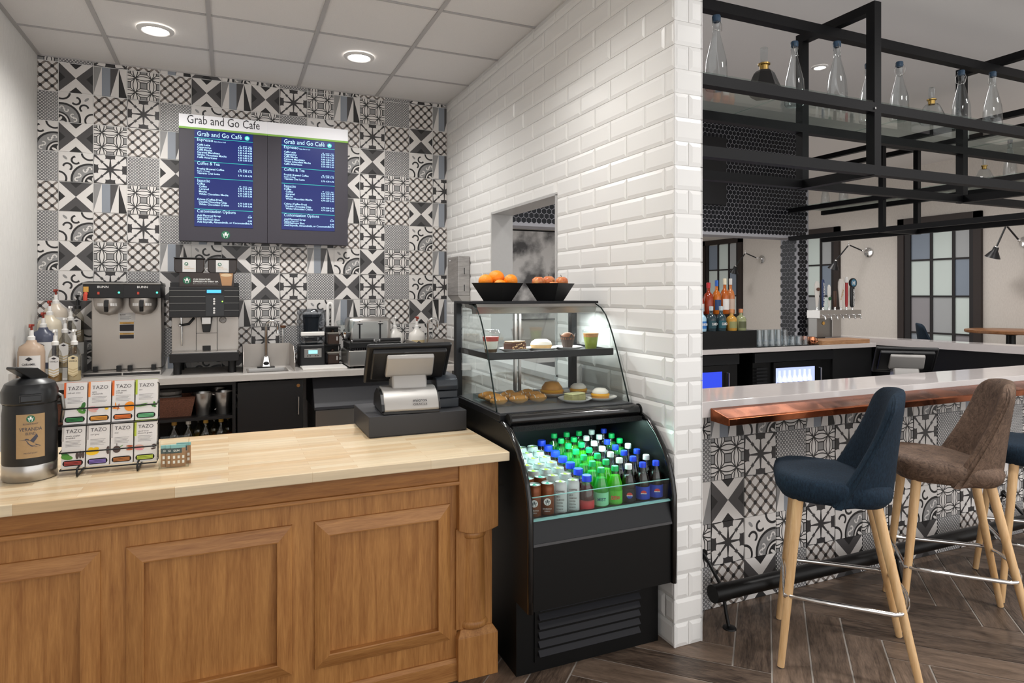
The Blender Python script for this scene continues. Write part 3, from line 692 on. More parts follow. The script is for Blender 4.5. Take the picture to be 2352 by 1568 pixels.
for i in range(9):
    lx = -.1+.1*(i % 3)+random.uniform(-.01,.01); ly = -.075+.075*(i//3); c_ = thing('croissant', 'golden drizzled croissant at the %s %s of the acrylic tray' % (['front','middle','back'][i//3], ['left','centre','right'][i % 3]), 'croissant', (x+lx, y+ly, zd+.004), random.uniform(-.5,.5), 'drizzled croissants in the acrylic tray')
    obj('pastry', cm, None, c_); obj('drizzle', dm, None, c_)
def sandwich(px, py, label, big=False):
    t = thing('filled_roll', label, 'sandwich', (px, py, zd+.005))
    r = .055 if big else .042
    mb = MB(); mb.lathe([(0,0),(r*.9,0),(r,.008),(r*.95,.016),(0,.017)], 24); obj('base', mb, M_dough, t, smooth=60)
    mb = MB(); mb.lathe([(0,.016),(r*1.02,.016),(r*1.06,.021),(r*.98,.026),(0,.028)], 24); obj('filling', mb, M_egg, t, smooth=60)
    mb = MB(); mb.lathe([(0,.027),(r*.9,.027),(r*.92,.036),(r*.6,.048 if not big else .06),(0,.052 if not big else .066)], 24); obj('lid', mb, M_dough if big else M_icing, t, smooth=60)
for (lx, ly), lab, kind in (((.42,.62), 'the tall golden filled roll at the back of the case deck', 'big'), ((.555,.60), 'the pale topped roll by the right glass of the case deck', 'roll'), ((.435,.42), 'the green marbled cake slice at the front of the case deck', 'slice'), ((.57,.42), 'the white topped roll at the front right of the case deck', 'roll')):
    x, y = 1.02+lx, 2.19+ly
    plate(x, y, zd, .078, 'white plate under '+lab)
    if kind == 'slice':
        t = thing('cake_slice', lab[4:], 'cake', (x, y, zd+.005), .3); obj('sponge', MB().box(-.046,.046,-.028,.028,0,.03), M_marble, t, bev=.005); obj('icing_top', MB().box(-.044,.044,-.026,.026,.03,.036), pm('pale_green_icing', '#d3d3a0', .4, var=.2, vs=30), t, bev=.003)
    else: sandwich(x, y, lab[4:], kind == 'big')
# ------------------------------------------------------------------ fruit bowls on the case top
M_bowl = pm('black_bowl', '#141415', .45)
def bowl(x, y, label):
    t = thing('square_bowl', label, 'bowl', (x, y, 1.458), .62, 'black square bowls on the display case')
    mb = MB(); a, c = .05, .092; h = .088; i = .005
    mb.frustum((-a,a,-a,a), (-c,c,-c,c), 0, h); mb.f.pop(1); mb.mi.pop()
    mb.frustum((-a+i,a-i,-a+i,a-i), (-c+i,c-i,-c+i,c-i), .008, h); mb.f.pop(-5); mb.mi.pop()
    for q in range(4):
        o0, i0 = 4+q, 12+q; o1, i1 = 4+(q+1) % 4, 12+(q+1) % 4; mb.f.append((o0,o1,i1,i0)); mb.mi.append(0)
    obj('bowl_shell', mb, M_bowl, t)
M_orange = pm('orange_peel', '#f08a12', .45, bump=.25, vs=160); M_apple = wood('blushed_apple_skin', '#b5392a', '#e6b06a', rough=.28, sc=(1,1,.6), dens=11, bump=0); M_stem = pm('stem_brown', '#4a3a22', .7)
bowl(1.205, 2.93, 'black square bowl of oranges on top of the display case')
bowl(1.492, 2.93, 'black square bowl of apples on top of the display case')
for i, (dx, dy, dz, r) in enumerate(((-.058,.012,.096,.036), (.002,.025,.112,.041), (.056,-.03,.098,.034), (-.002,-.035,.072,.034))):
    t = thing('orange', ['bright orange at the left of the fruit bowl', 'large orange heaped highest in the fruit bowl', 'bright orange at the right of the fruit bowl', 'orange low in the bowl behind the rim'][i], 'orange', (1.205+dx, 2.93+dy, 1.458+dz-r), 0, 'oranges in the black bowl')
    mb = MB(); mb.ball((0,0,r), r, r, r*.95, 20, 12); obj('peel', mb, M_orange, t, smooth=True)
    mb = MB(); mb.lathe([(0,.002),(.004,.001)], 6, (0,0,2*r*.97)); obj('stem_scar', mb, M_stem, t)
for i, (dx, dy, dz, r) in enumerate(((-.062,.01,.092,.034), (-.002,.015,.096,.034), (.055,-.02,.093,.033), (-.005,-.045,.07,.03))):
    t = thing('apple', ['yellow-red apple at the left of the apple bowl', 'red apple in the middle of the apple bowl', 'red apple with upright stem at the right of the apple bowl', 'red apple low in the bowl behind the rim'][i], 'apple', (1.492+dx, 2.93+dy, 1.458+dz-r), i*1.3, 'apples in the black bowl')
    mb = MB(); mb.lathe([(0,.006),(r*.35,0),(r*.8,r*.4),(r,r*1.05),(r*.9,r*1.5),(r*.5,r*1.82),(r*.2,r*1.78),(0,r*1.65)], 20); obj('skin', mb, M_apple, t, smooth=True)
    mb = MB(); mb.tube([(0,0,r*1.6),(.002,0,r*1.9),(.006,0,r*2.15)], .0015, 6); obj('stem', mb, M_stem, t)
# ------------------------------------------------------------------ drinks in the cooler well
M_pet = thin_glass('clear_bottle_plastic', '#eef7f4', 0.06, 0.6)
S_green = soda('green_soda', '#3fc24a'); S_lime = soda('lime_soda', '#62d619'); S_cola = pm('cola_brown', '#160805', .12); S_cran = pm('cranberry_juice', '#4a1016', .15)
C_green = pm('cap_green', '#10a858', .4); C_blue = pm('cap_blue', '#1d3fd0', .4); C_white = pm('cap_white', '#d8e2e0', .4)
M_alu = pm('can_lid_silver', '#b4bcba', .35, metal=.7); M_canw = pm('can_white', '#b9c2c2', .35); M_canb = pm('can_brown', '#7a4428', .3, metal=.4); M_cang = pm('can_grey_label', '#5c6468', .4)
T_green = pm('can_tab_lime', '#8bbf26', .4); T_teal = pm('can_tab_teal', '#178f78', .4)
def bottle_meshes(liq, cap, lab, lvl=.182):
    p = [(0,0),(.026,0),(.0305,.008),(.031,.05),(.0295,.075),(.0295,.13),(.0312,.138),(.0295,.155),(.022,.18),(.0135,.202),(.0125,.214)]
    a = MB(); a.lathe(p, 18)
    inn = [(max(0,r-.0015), z+.001) for r, z in p if z < lvl]+[(.0195,lvl),(0,lvl)]
    l = MB(); l.lathe(inn, 18)
    c = MB(); c.lathe([(.0145,.205),(.0145,.222),(.013,.225),(0,.2255)], 18)
    b = MB(); b.lathe([(.0302,.078),(.0302,.130)], 18)
    return mesh('bottle', a, M_pet, True), mesh('drink', l, liq, 50), mesh('cap', c, cap, 40), mesh('label_band', b, lab, True)
L_mist = pm('label_green_yellow', '#7fd0a0', .5); L_dew = pm('label_dew', '#4db52c', .5); L_blue = pm('label_blue', '#1c3fae', .5); L_black = pm('label_black', '#15161a', .5); L_red = pm('label_red', '#b93a3d', .5)
KB = {'mist': bottle_meshes(S_green, C_green, L_mist, .184), 'dew': bottle_meshes(S_lime, C_green, L_dew, .186), 'pepsi': bottle_meshes(S_cola, C_blue, L_blue), 'diet': bottle_meshes(S_cola, C_white, L_black)}
p = [(0,0),(.03,0),(.032,.01),(.031,.05),(.031,.1),(.032,.115),(.030,.14),(.019,.17),(.0165,.182)]
a = MB(); a.lathe(p, 18); l = MB(); l.lathe([(max(0,r-.0015), z+.001) for r, z in p if z < .165]+[(.019,.165),(0,.165)], 18); c = MB(); c.lathe([(.0195,.178),(.0195,.199),(.018,.202),(0,.2025)], 18); b = MB(); b.lathe([(.0312,.05),(.0312,.108)], 18)
KB['cran'] = (mesh('bottle', a, M_pet, True), mesh('drink', l, S_cran, 50), mesh('cap', c, C_blue, 40), mesh('label_band', b, L_red, True))
def can_meshes(side, tab):
    a = MB(); a.lathe([(0,.004),(.022,.002),(.0265,.008),(.0265,.145),(.0235,.158),(.0245,.161)], 20); b = MB(); b.lathe([(.0245,.161),(.0235,.163),(.0225,.158),(0,.158)], 20)
    c = MB(); c.add([(.009*math.cos(2*PI*i/12)*(1.0), -.002+.0065*math.sin(2*PI*i/12), .1595) for i in range(12)], [tuple(range(12))]); c.box(-.004,.004,.002,.012,.159,.1605)
    return mesh('can_side', a, side, 40), mesh('can_lid', b, M_alu, 40), mesh('pull_tab', c, tab)
KC = {'sb': can_meshes(M_canb, T_teal), 'milk': can_meshes(M_canw, T_green)}
def deckz(y): return .548+.012+(y-2.22)*.135
names = {'mist': ('soda_bottle', 'green lemon-lime soda bottle with green cap in the drinks well', 'soda bottle', 'lemon-lime soda bottles in the drinks well'), 'dew': ('soda_bottle', 'bright lime soda bottle with dark green cap in the drinks well', 'soda bottle', 'lime soda bottles in the drinks well'),
         'pepsi': ('soda_bottle', 'cola bottle with blue cap and blue label in the drinks well', 'soda bottle', 'blue-capped cola bottles in the drinks well'), 'diet': ('soda_bottle', 'cola bottle with white cap and black label in the drinks well', 'soda bottle', 'white-capped cola bottles in the drinks well'),
         'cran': ('juice_bottle', 'dark cranberry juice bottle with wide blue cap in the drinks well', 'juice bottle', 'cranberry juice bottles in the drinks well'),
         'sb': ('drink_can', 'brown and grey coffee drink can with teal pull tab in the drinks well', 'can', 'teal-tab coffee cans in the drinks well'), 'milk': ('drink_can', 'white coffee drink can with lime pull tab in the drinks well', 'can', 'lime-tab white cans in the drinks well')}
M_lwht = pm('label_white', '#e6e6e4', .5); M_lred = pm('label_print_red', '#c93b35', .5); M_lblu = pm('label_print_blue', '#2344a8', .5)
cols = [(1.083,.062,['sb']*5+['milk']*2), (1.139,.062,['sb']*2+['milk']*5), (1.196,.062,['milk']*7), (1.252,.062,['milk']*7), (1.315,.068,['cran']*7), (1.382,.069,['mist']*7), (1.448,.069,['dew']*7), (1.514,.069,['diet']*6+['mist']), (1.583,.069,['pepsi']*5+['diet']*2), (1.650,.069,['pepsi','diet','pepsi','diet','mist','mist','pepsi'])]
COLN = ['leftmost can column', 'second can column', 'third can column', 'can column beside the juice', 'juice column', 'column beside the juice', 'bright lime column', 'column right of the lime bottles', 'second column from the right side', 'rightmost column']
ORD = ['front', 'second', 'third', 'fourth', 'fifth', 'sixth', 'rearmost']
SHORT = {'mist': 'green lemon-lime soda bottle', 'dew': 'lime soda bottle', 'pepsi': 'blue-capped cola bottle', 'diet': 'white-capped cola bottle', 'cran': 'blue-capped cranberry juice bottle', 'sb': 'brown can with teal tab', 'milk': 'white can with lime tab'}
def well_label(k, ci, i): return '%s, %s in the %s of the cooler' % (SHORT[k], ORD[i], COLN[ci])
for ci, (x, pit, kinds) in enumerate(cols):
    for i, k in enumerate(kinds):
        y = 2.262+i*pit; nm, lab, cat, grp = names[k]
        t = thing(nm, well_label(k, ci, i), cat, (x, y, deckz(y)), 0, grp)
        ms = KB.get(k) or KC[k]
        for m_, n_ in zip(ms, ('bottle','drink','cap','label_band') if k in KB else ('can_side','can_lid','pull_tab')): obj(n_, m_, None, t)
        if k in KC: t.location.z += .03
        if i == 0:
            t.rotation_euler = (0, 0, -.45)
            if k in ('pepsi','diet'):
                for mm_, z0, z1 in ((M_lred,0,.012),(M_lwht,-.003,.002),(M_lblu,-.012,-.002)):
                    mb = MB(); n = 12; c_ = .104; mb.add([(q*.012 if False else .0125*math.cos(a_), -.0306, c_+max(z0,min(z1,.0125*math.sin(a_)))) for a_ in [2*PI*q/16 for q in range(16)] for q in (0,)], [tuple(range(16))]); obj('label_emblem', mb, mm_, t)
            else:
                mb = MB()
                if k == 'mist': text(mb, 'MIST', 0, .098, .018, 'C', y=-.0312, bold=.02, w=.034); mt = pm('label_print_navy', '#1b5a63', .5)
                elif k == 'dew': text(mb, 'DEW', 0, .096, .021, 'C', y=-.0312, bold=.03, w=.036); mt = M_lred
                elif k == 'cran': text(mb, 'cranberry', 0, .062, .009, 'C', y=-.0325, bold=.01, w=.036); mt = M_lwht
                elif k == 'sb': text(mb, 'DOUBLESHOT', 0, .066, .007, 'C', y=-.0275, w=.034); text(mb, 'ENERGY', 0, .057, .006, 'C', y=-.0275); mt = M_lwht
                else:
                    text(mb, 'COFFEE', 0, .125, .009, 'C', y=-.0275, bold=.02, w=.032)
                    for q_, wd in enumerate(('MILK','ALMOND','WATER','COCOA','ROASTS','EXTRACT')): text(mb, wd, -.015, .105-q_*.012, .007, y=-.0275, bold=.01)
                    mt = pm('label_print_brown', '#5b4540', .5)
                obj('label_print', mb, mt, t)
            if k == 'sb': badge(t, 0, .095, .014, -.0274, M_lwht, M_cang)
# ------------------------------------------------------------------ airpot
M_apb = pm('airpot_black', '#1a1a1c', .42); M_aps = pm('airpot_lid_plastic', '#17181a', .3); M_kraft = pm('kraft_label', '#a98c66', .7, var=.06, vs=120)
t = thing('airpot', 'black coffee airpot with kraft hummingbird label on the butcher block', 'airpot', (-.606, 2.628, .88))
mb = MB(); mb.lathe([(0,0),(.072,0),(.0765,.006),(.0765,.052),(.0755,.054)], 40); obj('steel_base', mb, M_steel, t, smooth=50)
mb = MB(); mb.lathe([(.0755,.054),(.0765,.06),(.0765,.215),(.074,.24),(.0745,.25)], 40); obj('body', mb, M_apb, t, smooth=50)
mb = MB(); mb.lathe([(.0745,.25),(.079,.256),(.080,.292),(.070,.316),(.046,.33),(.03,.333),(0,.334)], 16); ld = obj('lid', mb, M_aps, t, smooth=28)
mb = MB(); mb.prism([(-.058,.29),(-.092,.286),(-.092,.262),(-.06,.258)], -.03, .03, 'x', Matrix.Rotation(.25, 4, 'Z')); obj('spout', mb, M_aps, ld, bev=.004)
mb = MB(); mb.prism([(-.062,.366),(-.06,.374),(.01,.366),(.045,.338),(.04,.322),(-.005,.326)], -.024, .024, 'x', Matrix.Rotation(-.75, 4, 'Z')); obj('pump_lever', mb, M_aps, ld, bev=.003)
mb = MB(); mb.tube([(.076,.0,.275),(.088,.004,.268),(.092,.01,.225),(.086,.012,.175)], .006, 8); obj('carry_handle', mb, M_steeld, t, smooth=True)
a0, a1 = -PI/2-.5+.235, -PI/2+.52+.235
mb = MB(); mb.lathe([(.0771,.08),(.0771,.222)], 20, a0=a0, a1=a1); lb = obj('label', mb, M_kraft, t, smooth=True)
def wrap(mb, cx, r, ang, y0):       # bend flat lettering (x-z plane) round a cylinder
    mb.v = [(r*math.cos(ang+(x-cx)/r), r*math.sin(ang+(x-cx)/r), z) for x, yy, z in mb.v]
ac = (a0+a1)/2
mb = MB(); text(mb, 'BLONDE ROAST', 0, .188, .0075, 'C', w=.04); text(mb, 'VERANDA', 0, .168, .0165, 'C', w=.062); text(mb, 'BLEND', 0, .155, .0125, 'C', w=.026); text(mb, 'MELLOW & SOFT', 0, .094, .006, 'C', w=.036)
bird = [(-.033,.139),(-.016,.1415),(-.012,.144),(-.006,.1425),(-.002,.137),(.006,.146),(.016,.158),(.02,.148),(.012,.135),(.008,.13),(.018,.122),(.028,.117),(.014,.114),(.002,.117),(-.007,.126),(-.012,.137),(-.016,.1395)]
mb.add([(x, 0, z) for x, z in bird], [tuple(range(len(bird)-1,-1,-1))])
wrap(mb, 0, .0776, ac, 0); obj('label_print', mb, pm('label_slate', '#454552', .6), lb)
a, c = MB(), MB(); siren(a, c, 0, .207, .0115, 0); wrap(a, 0, .0776, ac, 0); wrap(c, 0, .0780, ac, 0); obj('logo_disc', a, M_lg, lb); obj('logo_emblem', c, M_lw, lb)
# ------------------------------------------------------------------ tea rack and boxes
M_wire = pm('black_wire', '#141416', .35, metal=.3); M_tea = pm('tea_carton', '#dddad8', .55)
RX, RY, RZ = -.375, 2.615, .88
t = thing('tea_rack', 'black wire two-tier rack holding eight tea boxes on the counter', 'rack', (RX, RY, RZ))
tilt = .16
for s in (-1, 1):
    mb = MB(); x = s*.088
    mb.tube([(x,.10,.004),(x,.02,.004),(x,-.045,.004),(x,-.053,.016),(x,-.045,.028),(x,0,.03),(x,.02,.05),(x,.052,.30)], .0033, 8); obj('frame_leg', mb, M_wire, t, smooth=True)
for tier, (yy, zz_) in enumerate(((-.012,.024), (.018,.166))):
    mb = MB(); mb.tube([(-.143,yy+.06,zz_+.06),(-.143,yy-.012,zz_+.055),(.143,yy-.012,zz_+.055),(.143,yy+.06,zz_+.06)], .0025, 8); obj('front_wire', mb, M_wire, t, smooth=60)
    mb = MB(); mb.tube([(-.143,yy+.06,zz_-.004),(-.143,yy-.008,zz_-.004),(.143,yy-.008,zz_-.004),(.143,yy+.06,zz_-.004)], .0025, 8); obj('shelf_wire', mb, M_wire, t, smooth=60)
    for x in (-.143, .143):
        mb = MB(); mb.tube([(x,yy+.05,zz_),(x,yy+.062,zz_+.12),(x*.98,yy+.04,zz_+.125)], .0022, 8); obj('side_wire', mb, M_wire, t, smooth=60)
teas = [('refresh mint', '', '#d9622b', '#1f7a3a', 'leaf'), ('calm', 'chamomile', '#e08440', '#e0962c', 'flower'), ('wild sweet', 'orange', '#dd6a2a', '#e2701e', 'orange'), ('zen', '', '#aebf3a', '#5fae78', 'grass'),
        ('awake english', 'breakfast', '#b9b4b0', '#a1342a', 'leaf2'), ('earl grey', '', '#b3aeac', '#7a63b0', 'yellow'), ('chai', '', '#b3aeac', '#b06a24', 'spice'), ('decaf lotus', 'blossom green', '#b4c23a', '#b9cc3a', 'lotus')]
tl = ['white tea box with green sachets marked refresh mint', 'white tea box with yellow-orange sachets marked calm chamomile', 'white tea box with orange sachets marked wild sweet orange', 'white tea box with pale green sachets marked zen', 'white tea box with red sachets marked awake english breakfast', 'white tea box with violet sachets marked earl grey', 'white tea box with brown sachets marked chai', 'white tea box with lime sachets marked decaf lotus']
M_tink = pm('tea_ink', '#4b4446', .6); M_slot = pm('box_slot_dark', '#16110f', .8)
P_ = {k: pm('tea_art_'+k, c_, .5) for k, c_ in dict(green='#4d8a2c', dgreen='#2f6b2a', pink='#d98a94', orange='#ee8f14', yellow='#edc022', brown='#4a3a36', rust='#b0552e', rose='#d9a89c').items()}
def blob(mb, pts, y): mb.add([(x, y, z) for x, z in pts], [tuple(range(len(pts)))])
def ell(cx, cz, rx, rz, rot=0, n=14): return [(cx+rx*math.cos(a_)*math.cos(rot)-rz*math.sin(a_)*math.sin(rot), cz+rx*math.cos(a_)*math.sin(rot)+rz*math.sin(a_)*math.cos(rot)) for a_ in [2*PI*i/n for i in range(n)]]
for i, (n1, n2, band, sach, art) in enumerate(teas):
    col_, row_ = i % 4, i//4
    bx = RX-.107+.0712*col_; by, bz = (RY+.018+.004, RZ+.166) if row_ == 0 else (RY-.012+.004, RZ+.024)
    t = thing('tea_box', tl[i], 'tea box', (bx, by-.003, bz), 0, 'tea boxes in the wire rack')
    t.rotation_euler = (-tilt, 0, 0)
    h, hw = .142, .0335
    obj('carton', MB().box(-hw, hw, 0, .052, 0, h), M_tea, t, bev=.0008)
    M_b = pm('tea_band_'+band, band, .5)
    mb = MB(); mb.box(-hw-.0003, -hw+.006, -.0006, .045, h-.052, h+.0006); mb.box(-hw, hw, .0, .0525, h, h+.0008); obj('colour_band', mb, M_b, t)
    mb = MB(); text(mb, 'TAZO', -hw+.011, h-.026, .0175, y=-.0008, w=.047); text(mb, n1, -hw+.011, h-.038, .0075, y=-.0008)
    if n2: text(mb, n2, -hw+.011, h-.045, .0075, y=-.0008)
    for q in range(5): mb.quad((-hw+.011,-.0008,h-.052-q*.0045),(.022-.004*(q % 3),-.0008,h-.052-q*.0045),(.022-.004*(q % 3),-.0008,h-.0528-q*.0045),(-hw+.011,-.0008,h-.0528-q*.0045))
    obj('lettering', mb, M_tink, t)
    arts = {'leaf': [('green',(.016,.052,.012,.006,.4)),('dgreen',(.024,.062,.012,.006,1.3)),('green',(.02,.04,.011,.005,-.3)),('dgreen',(.027,.047,.007,.004,-1))], 'flower': [('pink',(-.018,.05,.016,.007,-.1)),('rose',(-.02,.043,.013,.005,-.3)),('yellow',(.022,.048,.006,.005,0))],
            'orange': [('orange',(.021,.05,.017,.017,0)),('rust',(-.02,.05,.013,.002,.2)),('orange',(-.02,.045,.013,.002,-.1)),('orange',(-.022,.055,.002,.012,.1)),('rust',(-.014,.05,.002,.012,-.2))], 'grass': [('green',(-.012,.05,.022,.0025,.1)),('green',(-.014,.054,.02,.002,.18)),('dgreen',(.026,.05,.009,.004,.6)),('green',(.026,.052,.004,.011,.1)),('dgreen',(.024,.047,.009,.003,-.4))],
            'leaf2': [('dgreen',(-.022,.045,.013,.005,-.3)),('green',(-.018,.036,.018,.008,-.2)),('brown',(.012,.04,.005,.012,0)),('brown',(.021,.042,.004,.013,0)),('brown',(.029,.041,.004,.012,0))], 'yellow': [('yellow',(-.016,.048,.02,.011,0)),('yellow',(-.02,.058,.008,.006,0)),('yellow',(-.006,.057,.01,.006,.2)),('brown',(.031,.05,.006,.014,0))],
            'spice': [('brown',(-.015,.05,.012,.012,0)),('rust',(.024,.046,.011,.003,0)),('rust',(.024,.052,.011,.003,.05)),('rust',(.024,.058,.011,.003,-.05)),('brown',(-.015,.066,.001,.005,0)),('green',(-.001,.06,.006,.0012,.6))], 'lotus': [('rose',(-.018,.05,.016,.01,-.1)),('pink',(-.02,.046,.014,.004,-.3)),('brown',(.027,.053,.007,.006,.3)),('brown',(.026,.043,.008,.003,.2))]}
    groups_ = {}
    for cl, e_ in arts[art]: groups_.setdefault(cl, MB())
    for q, (cl, e_) in enumerate(arts[art]): blob(groups_[cl], [(max(-hw, min(hw, px)), pz) for px, pz in ell(*e_)], -.0009-.00012*q)
    for cl, mb in groups_.items(): obj('box_art', mb, P_[cl], t, kind='stuff')
    mb = MB(); r = .0095; sl = [(-hw+.004+r+r*math.cos(a_), .016+r*math.sin(a_)) for a_ in [PI/2+PI*q/8 for q in range(9)]]+[(hw-.004-r+r*math.cos(a_), .016+r*math.sin(a_)) for a_ in [-PI/2+PI*q/8 for q in range(9)]]
    blob(mb, sl, -.0008); obj('slot', mb, M_slot, t)
    M_s = pm('sachet_'+sach, sach, .35)
    mb = MB()
    for q in range(3): mb.box(-hw+.009, hw-.009, -.0022-.0006*q, .02, .0095+.0045*q, .0128+.0045*q)
    obj('sachets', mb, M_s, t, kind='stuff')
# ------------------------------------------------------------------ gum box
t = thing('gum_display', 'clear acrylic box of gum packs on the butcher block counter', 'gum box', (-.176, 2.60, .88))
M_acr = thin_glass('clear_acrylic', '#fbfcfb', .015, .25)
mb = MB(); 
for bx in ((-.047,.047,-.036,.036,0,.002), (-.047,-.045,-.036,.036,0,.088), (.045,.047,-.036,.036,0,.088), (-.047,.047,-.036,-.034,0,.088), (-.047,.047,.034,.036,0,.1)): mb.box(*bx)
obj('acrylic_box', mb, M_acr, t)
M_gum = pm('gum_pack_kraft', '#a07a56', .6); M_teal = pm('gum_band_teal', '#7fb9bb', .5); M_gdk = pm('gum_band_dark', '#1f3a38', .5); M_gw = pm('gum_pellet_white', '#efefec', .4)
for i in range(4):
    xx = -.036+.0165*i if i < 3 else .012; yy = 2.60-.028+.004*(3-i) if i < 3 else 2.606
    wd = .046
    p = thing('gum_pack', ['kraft gum pack at the left of the acrylic box', 'kraft gum pack second from the left in the acrylic box', 'kraft gum pack facing out at the front of the acrylic box', 'kraft gum pack at the back right of the acrylic box'][i], 'gum pack', (-.176+xx-.006, yy, .882), 0, 'gum packs in the acrylic box')
    obj('card', MB().box(0, wd, 0, .0035, 0, .072), M_gum, p)
    obj('top_band', MB().box(0, wd, -.0004, .004, .066, .077), M_teal, p); obj('dark_band', MB().box(.0, .034, -.0005, .0, .048, .066), M_gdk, p)
    mb = MB()
    for a_ in range(3):
        for b_ in range(2): mb.box(.006+a_*.0145, .013+a_*.0145, -.001, 0, .012+b_*.017, .022+b_*.017)
    obj('gum_pellets', mb, M_gw, p, kind='stuff')
    mb = MB(); text(mb, 'GUM', .017, .054, .009, 'C', y=-.0008, bold=.02); obj('lettering', mb, M_gw, p)
# ------------------------------------------------------------------ till: cash drawer, pedestal printer and screen
M_till = pm('till_charcoal', '#2f2f32', .5); M_tillg = pm('till_silver', '#a5a29f', .4, metal=.3); M_tillb = pm('till_black_plastic', '#151517', .38); M_tillb2 = pm('till_slate_plastic', '#33373d', .35)
t = thing('cash_drawer', 'flat charcoal cash drawer on the butcher block counter', 'cash drawer', (.763, 2.931, .88))
obj('case', MB().box(-.219, .219, -.177, .177, .004, .092), M_till, t, bev=.003)
obj('base_plate', MB().box(-.212, .212, -.17, .17, 0, .006), M_tillb, t)
def till_screen(t, small=False):
    """stand and screen seen from behind; local -y faces the customer"""
    arm = [(.06,.06),(-.06,.075),(-.075,.10),(-.066,.14),(-.045,.185),(.0,.2),(.02,.16),(.03,.11),(.1,.06)]
    mb = MB(); mb.prism(arm, -.078, .078, 'x'); obj('stand_neck', mb, M_tillg, t, bev=.008, smooth=40)
    Mx = Matrix.Translation((0,-.015,.21)) @ Matrix.Rotation(math.radians(38), 4, 'X')
    mb = MB(); mb.frustum((-.19,.19,-.012,.012), (-.19,.19,-.012,.012), -.115, .115, Mx); sc = obj('screen_shell', mb, M_tillb, t, bev=.012, seg=3, smooth=40)
    mb = MB(); mb.prism([(-.012,-.085),(-.012,.1),(-.032,.09),(-.04,-.06)], -.165, .165, 'x', Mx); obj('screen_back', mb, M_tillb, sc, bev=.006)
    mb = MB(); mb.prism([(-.036,-.035),(-.034,.085),(-.05,.075),(-.07,-.01),(-.06,-.03)], -.105, .105, 'x', Mx); obj('hinge_cover', mb, M_tillg, sc, bev=.006, smooth=40)
    mb = MB(); mb.box(-.03, .03, -.0415, -.04, .093, .1, Mx); obj('vent_slot', mb, M_tillb, sc)
    mb = MB(); mb.box(-.175, .175, .0122, .0135, -.1, .1, Mx); obj('display_panel', mb, pm('dark_display', '#0a0c10', .1), sc)
t = thing('till_terminal', 'silver and black touch till with micros lettering standing on the cash drawer', 'till', (.745, 2.90, .972), -.06)
prof_ = [(-.14,.012),(-.148,.02),(-.14,.05),(-.105,.09),(-.06,.108),(.0,.108),(.08,.07),(.10,.02),(.10,.012)]
mb = MB(); mb.prism(prof_, -.125, .115, 'x'); obj('foot_cover', mb, M_tillg, t, bev=.004, smooth=40)
mb = MB(); mb.prism([(p*1.01, q*.93) for p, q in prof_], -.136, -.125, 'x'); mb.prism([(p*1.01, q*.93) for p, q in prof_], .115, .121, 'x'); obj('foot_side', mb, M_tillb, t, kind='stuff')
obj('foot_base', MB().box(-.13, .118, -.142, .11, 0, .014), M_tillb, t, bev=.003)
mb = MB(); Mt = Matrix.Translation((.03,-.1468,.048)) @ Matrix.Rotation(math.radians(-24), 4, 'X'); text(mb, 'micros', 0, .004, .02, 'C', bold=.01, w=.062, M=Mt); text(mb, 'ORACLE', 0, -.0115, .0125, 'C', w=.062, M=Mt); obj('lettering', mb, M_ink, t)
sub = bpy.data.objects.new('upper', None); bpy.data.objects.remove(sub)
till_screen(t)
for ch in t.children:
    if ch.name.split('.')[0] in ('stand_neck', 'screen_shell'): ch.location.z += .0
t = thing('receipt_printer', 'slate grey receipt printer beside the silver till on the cash drawer', 'printer', (.928, 2.94, .972), -.06)
obj('base', MB().box(-.05, .052, -.1, .13, 0, .042), M_tillb2, t, bev=.005)
obj('middle', MB().box(-.05, .05, -.085, .12, .042, .075), M_tillb2, t, bev=.004)
mb = MB(); mb.prism([(-.088,.078),(-.095,.1),(-.085,.128),(-.05,.142),(.1,.142),(.12,.12),(.12,.078)], -.052, .05, 'x'); obj('roll_cover', mb, M_tillb2, t, bev=.004, smooth=40)
# ------------------------------------------------------------------ coffee brewer
ZT = .95
M_stone = pm('satin_stainless', '#b5afa9', .36, metal=.75); M_bkpl = pm('black_plastic', '#141416', .4); M_red = pm('red_switch', '#b5402f', .5); M_led = emis('green_led', '#38e6a0', 4); M_lab = pm('sticker_white', '#dad8d6', .5); M_amber = pm('warning_amber', '#c99a4a', .5)
t = thing('coffee_brewer', 'stainless twin coffee brewer with black control head on the back worktop', 'coffee brewer', (-.638, 5.10, ZT))
obj('body', MB().box(-.2, .215, 0, .18, .03, .53), M_stone, t, bev=.006)
hd = obj('head', MB().box(-.222, .222, -.16, .18, .515, .605), M_bkpl, t, bev=.004)
obj('head_rim', MB().box(-.224, .224, -.162, .18, .605, .618), M_steeld, t, bev=.003)
obj('hopper_lid', MB().box(-.18, -.02, -.08, .12, .618, .626), M_bkpl, t); obj('hopper_lid', MB().box(.02, .18, -.08, .12, .618, .626), M_bkpl, t)
mb = MB(); text(mb, 'BUNN', -.11, .582, .02, 'C', y=-.1608, bold=.02, w=.062); text(mb, 'BUNN', .115, .582, .02, 'C', y=-.1608, bold=.02, w=.062); obj('lettering', mb, M_lab, hd)
mb = MB(); mb.box(-.004, .004, -.163, -.158, .515, .605); obj('head_seam', mb, M_bkpl, hd)
for x in (-.135, .09): obj('brew_switch', MB().box(x-.006, x+.006, -.164, -.16, .54, .556), M_red, hd)
for x in (-.02, .2):
    mb = MB(); mb.ball((x,-.161,.552), .006, n=10, m=6); obj('indicator_lamp', mb, M_led, hd, smooth=True)
obj('hot_water_badge', MB().box(-.218, -.19, -.164, -.16, .555, .59), M_amber, hd)
mb = MB(); mb.tube([(-.204,-.165,.545),(-.204,-.185,.535),(-.204,-.185,.5)], .012, 10); obj('hot_water_tap', mb, M_red, t, smooth=50)
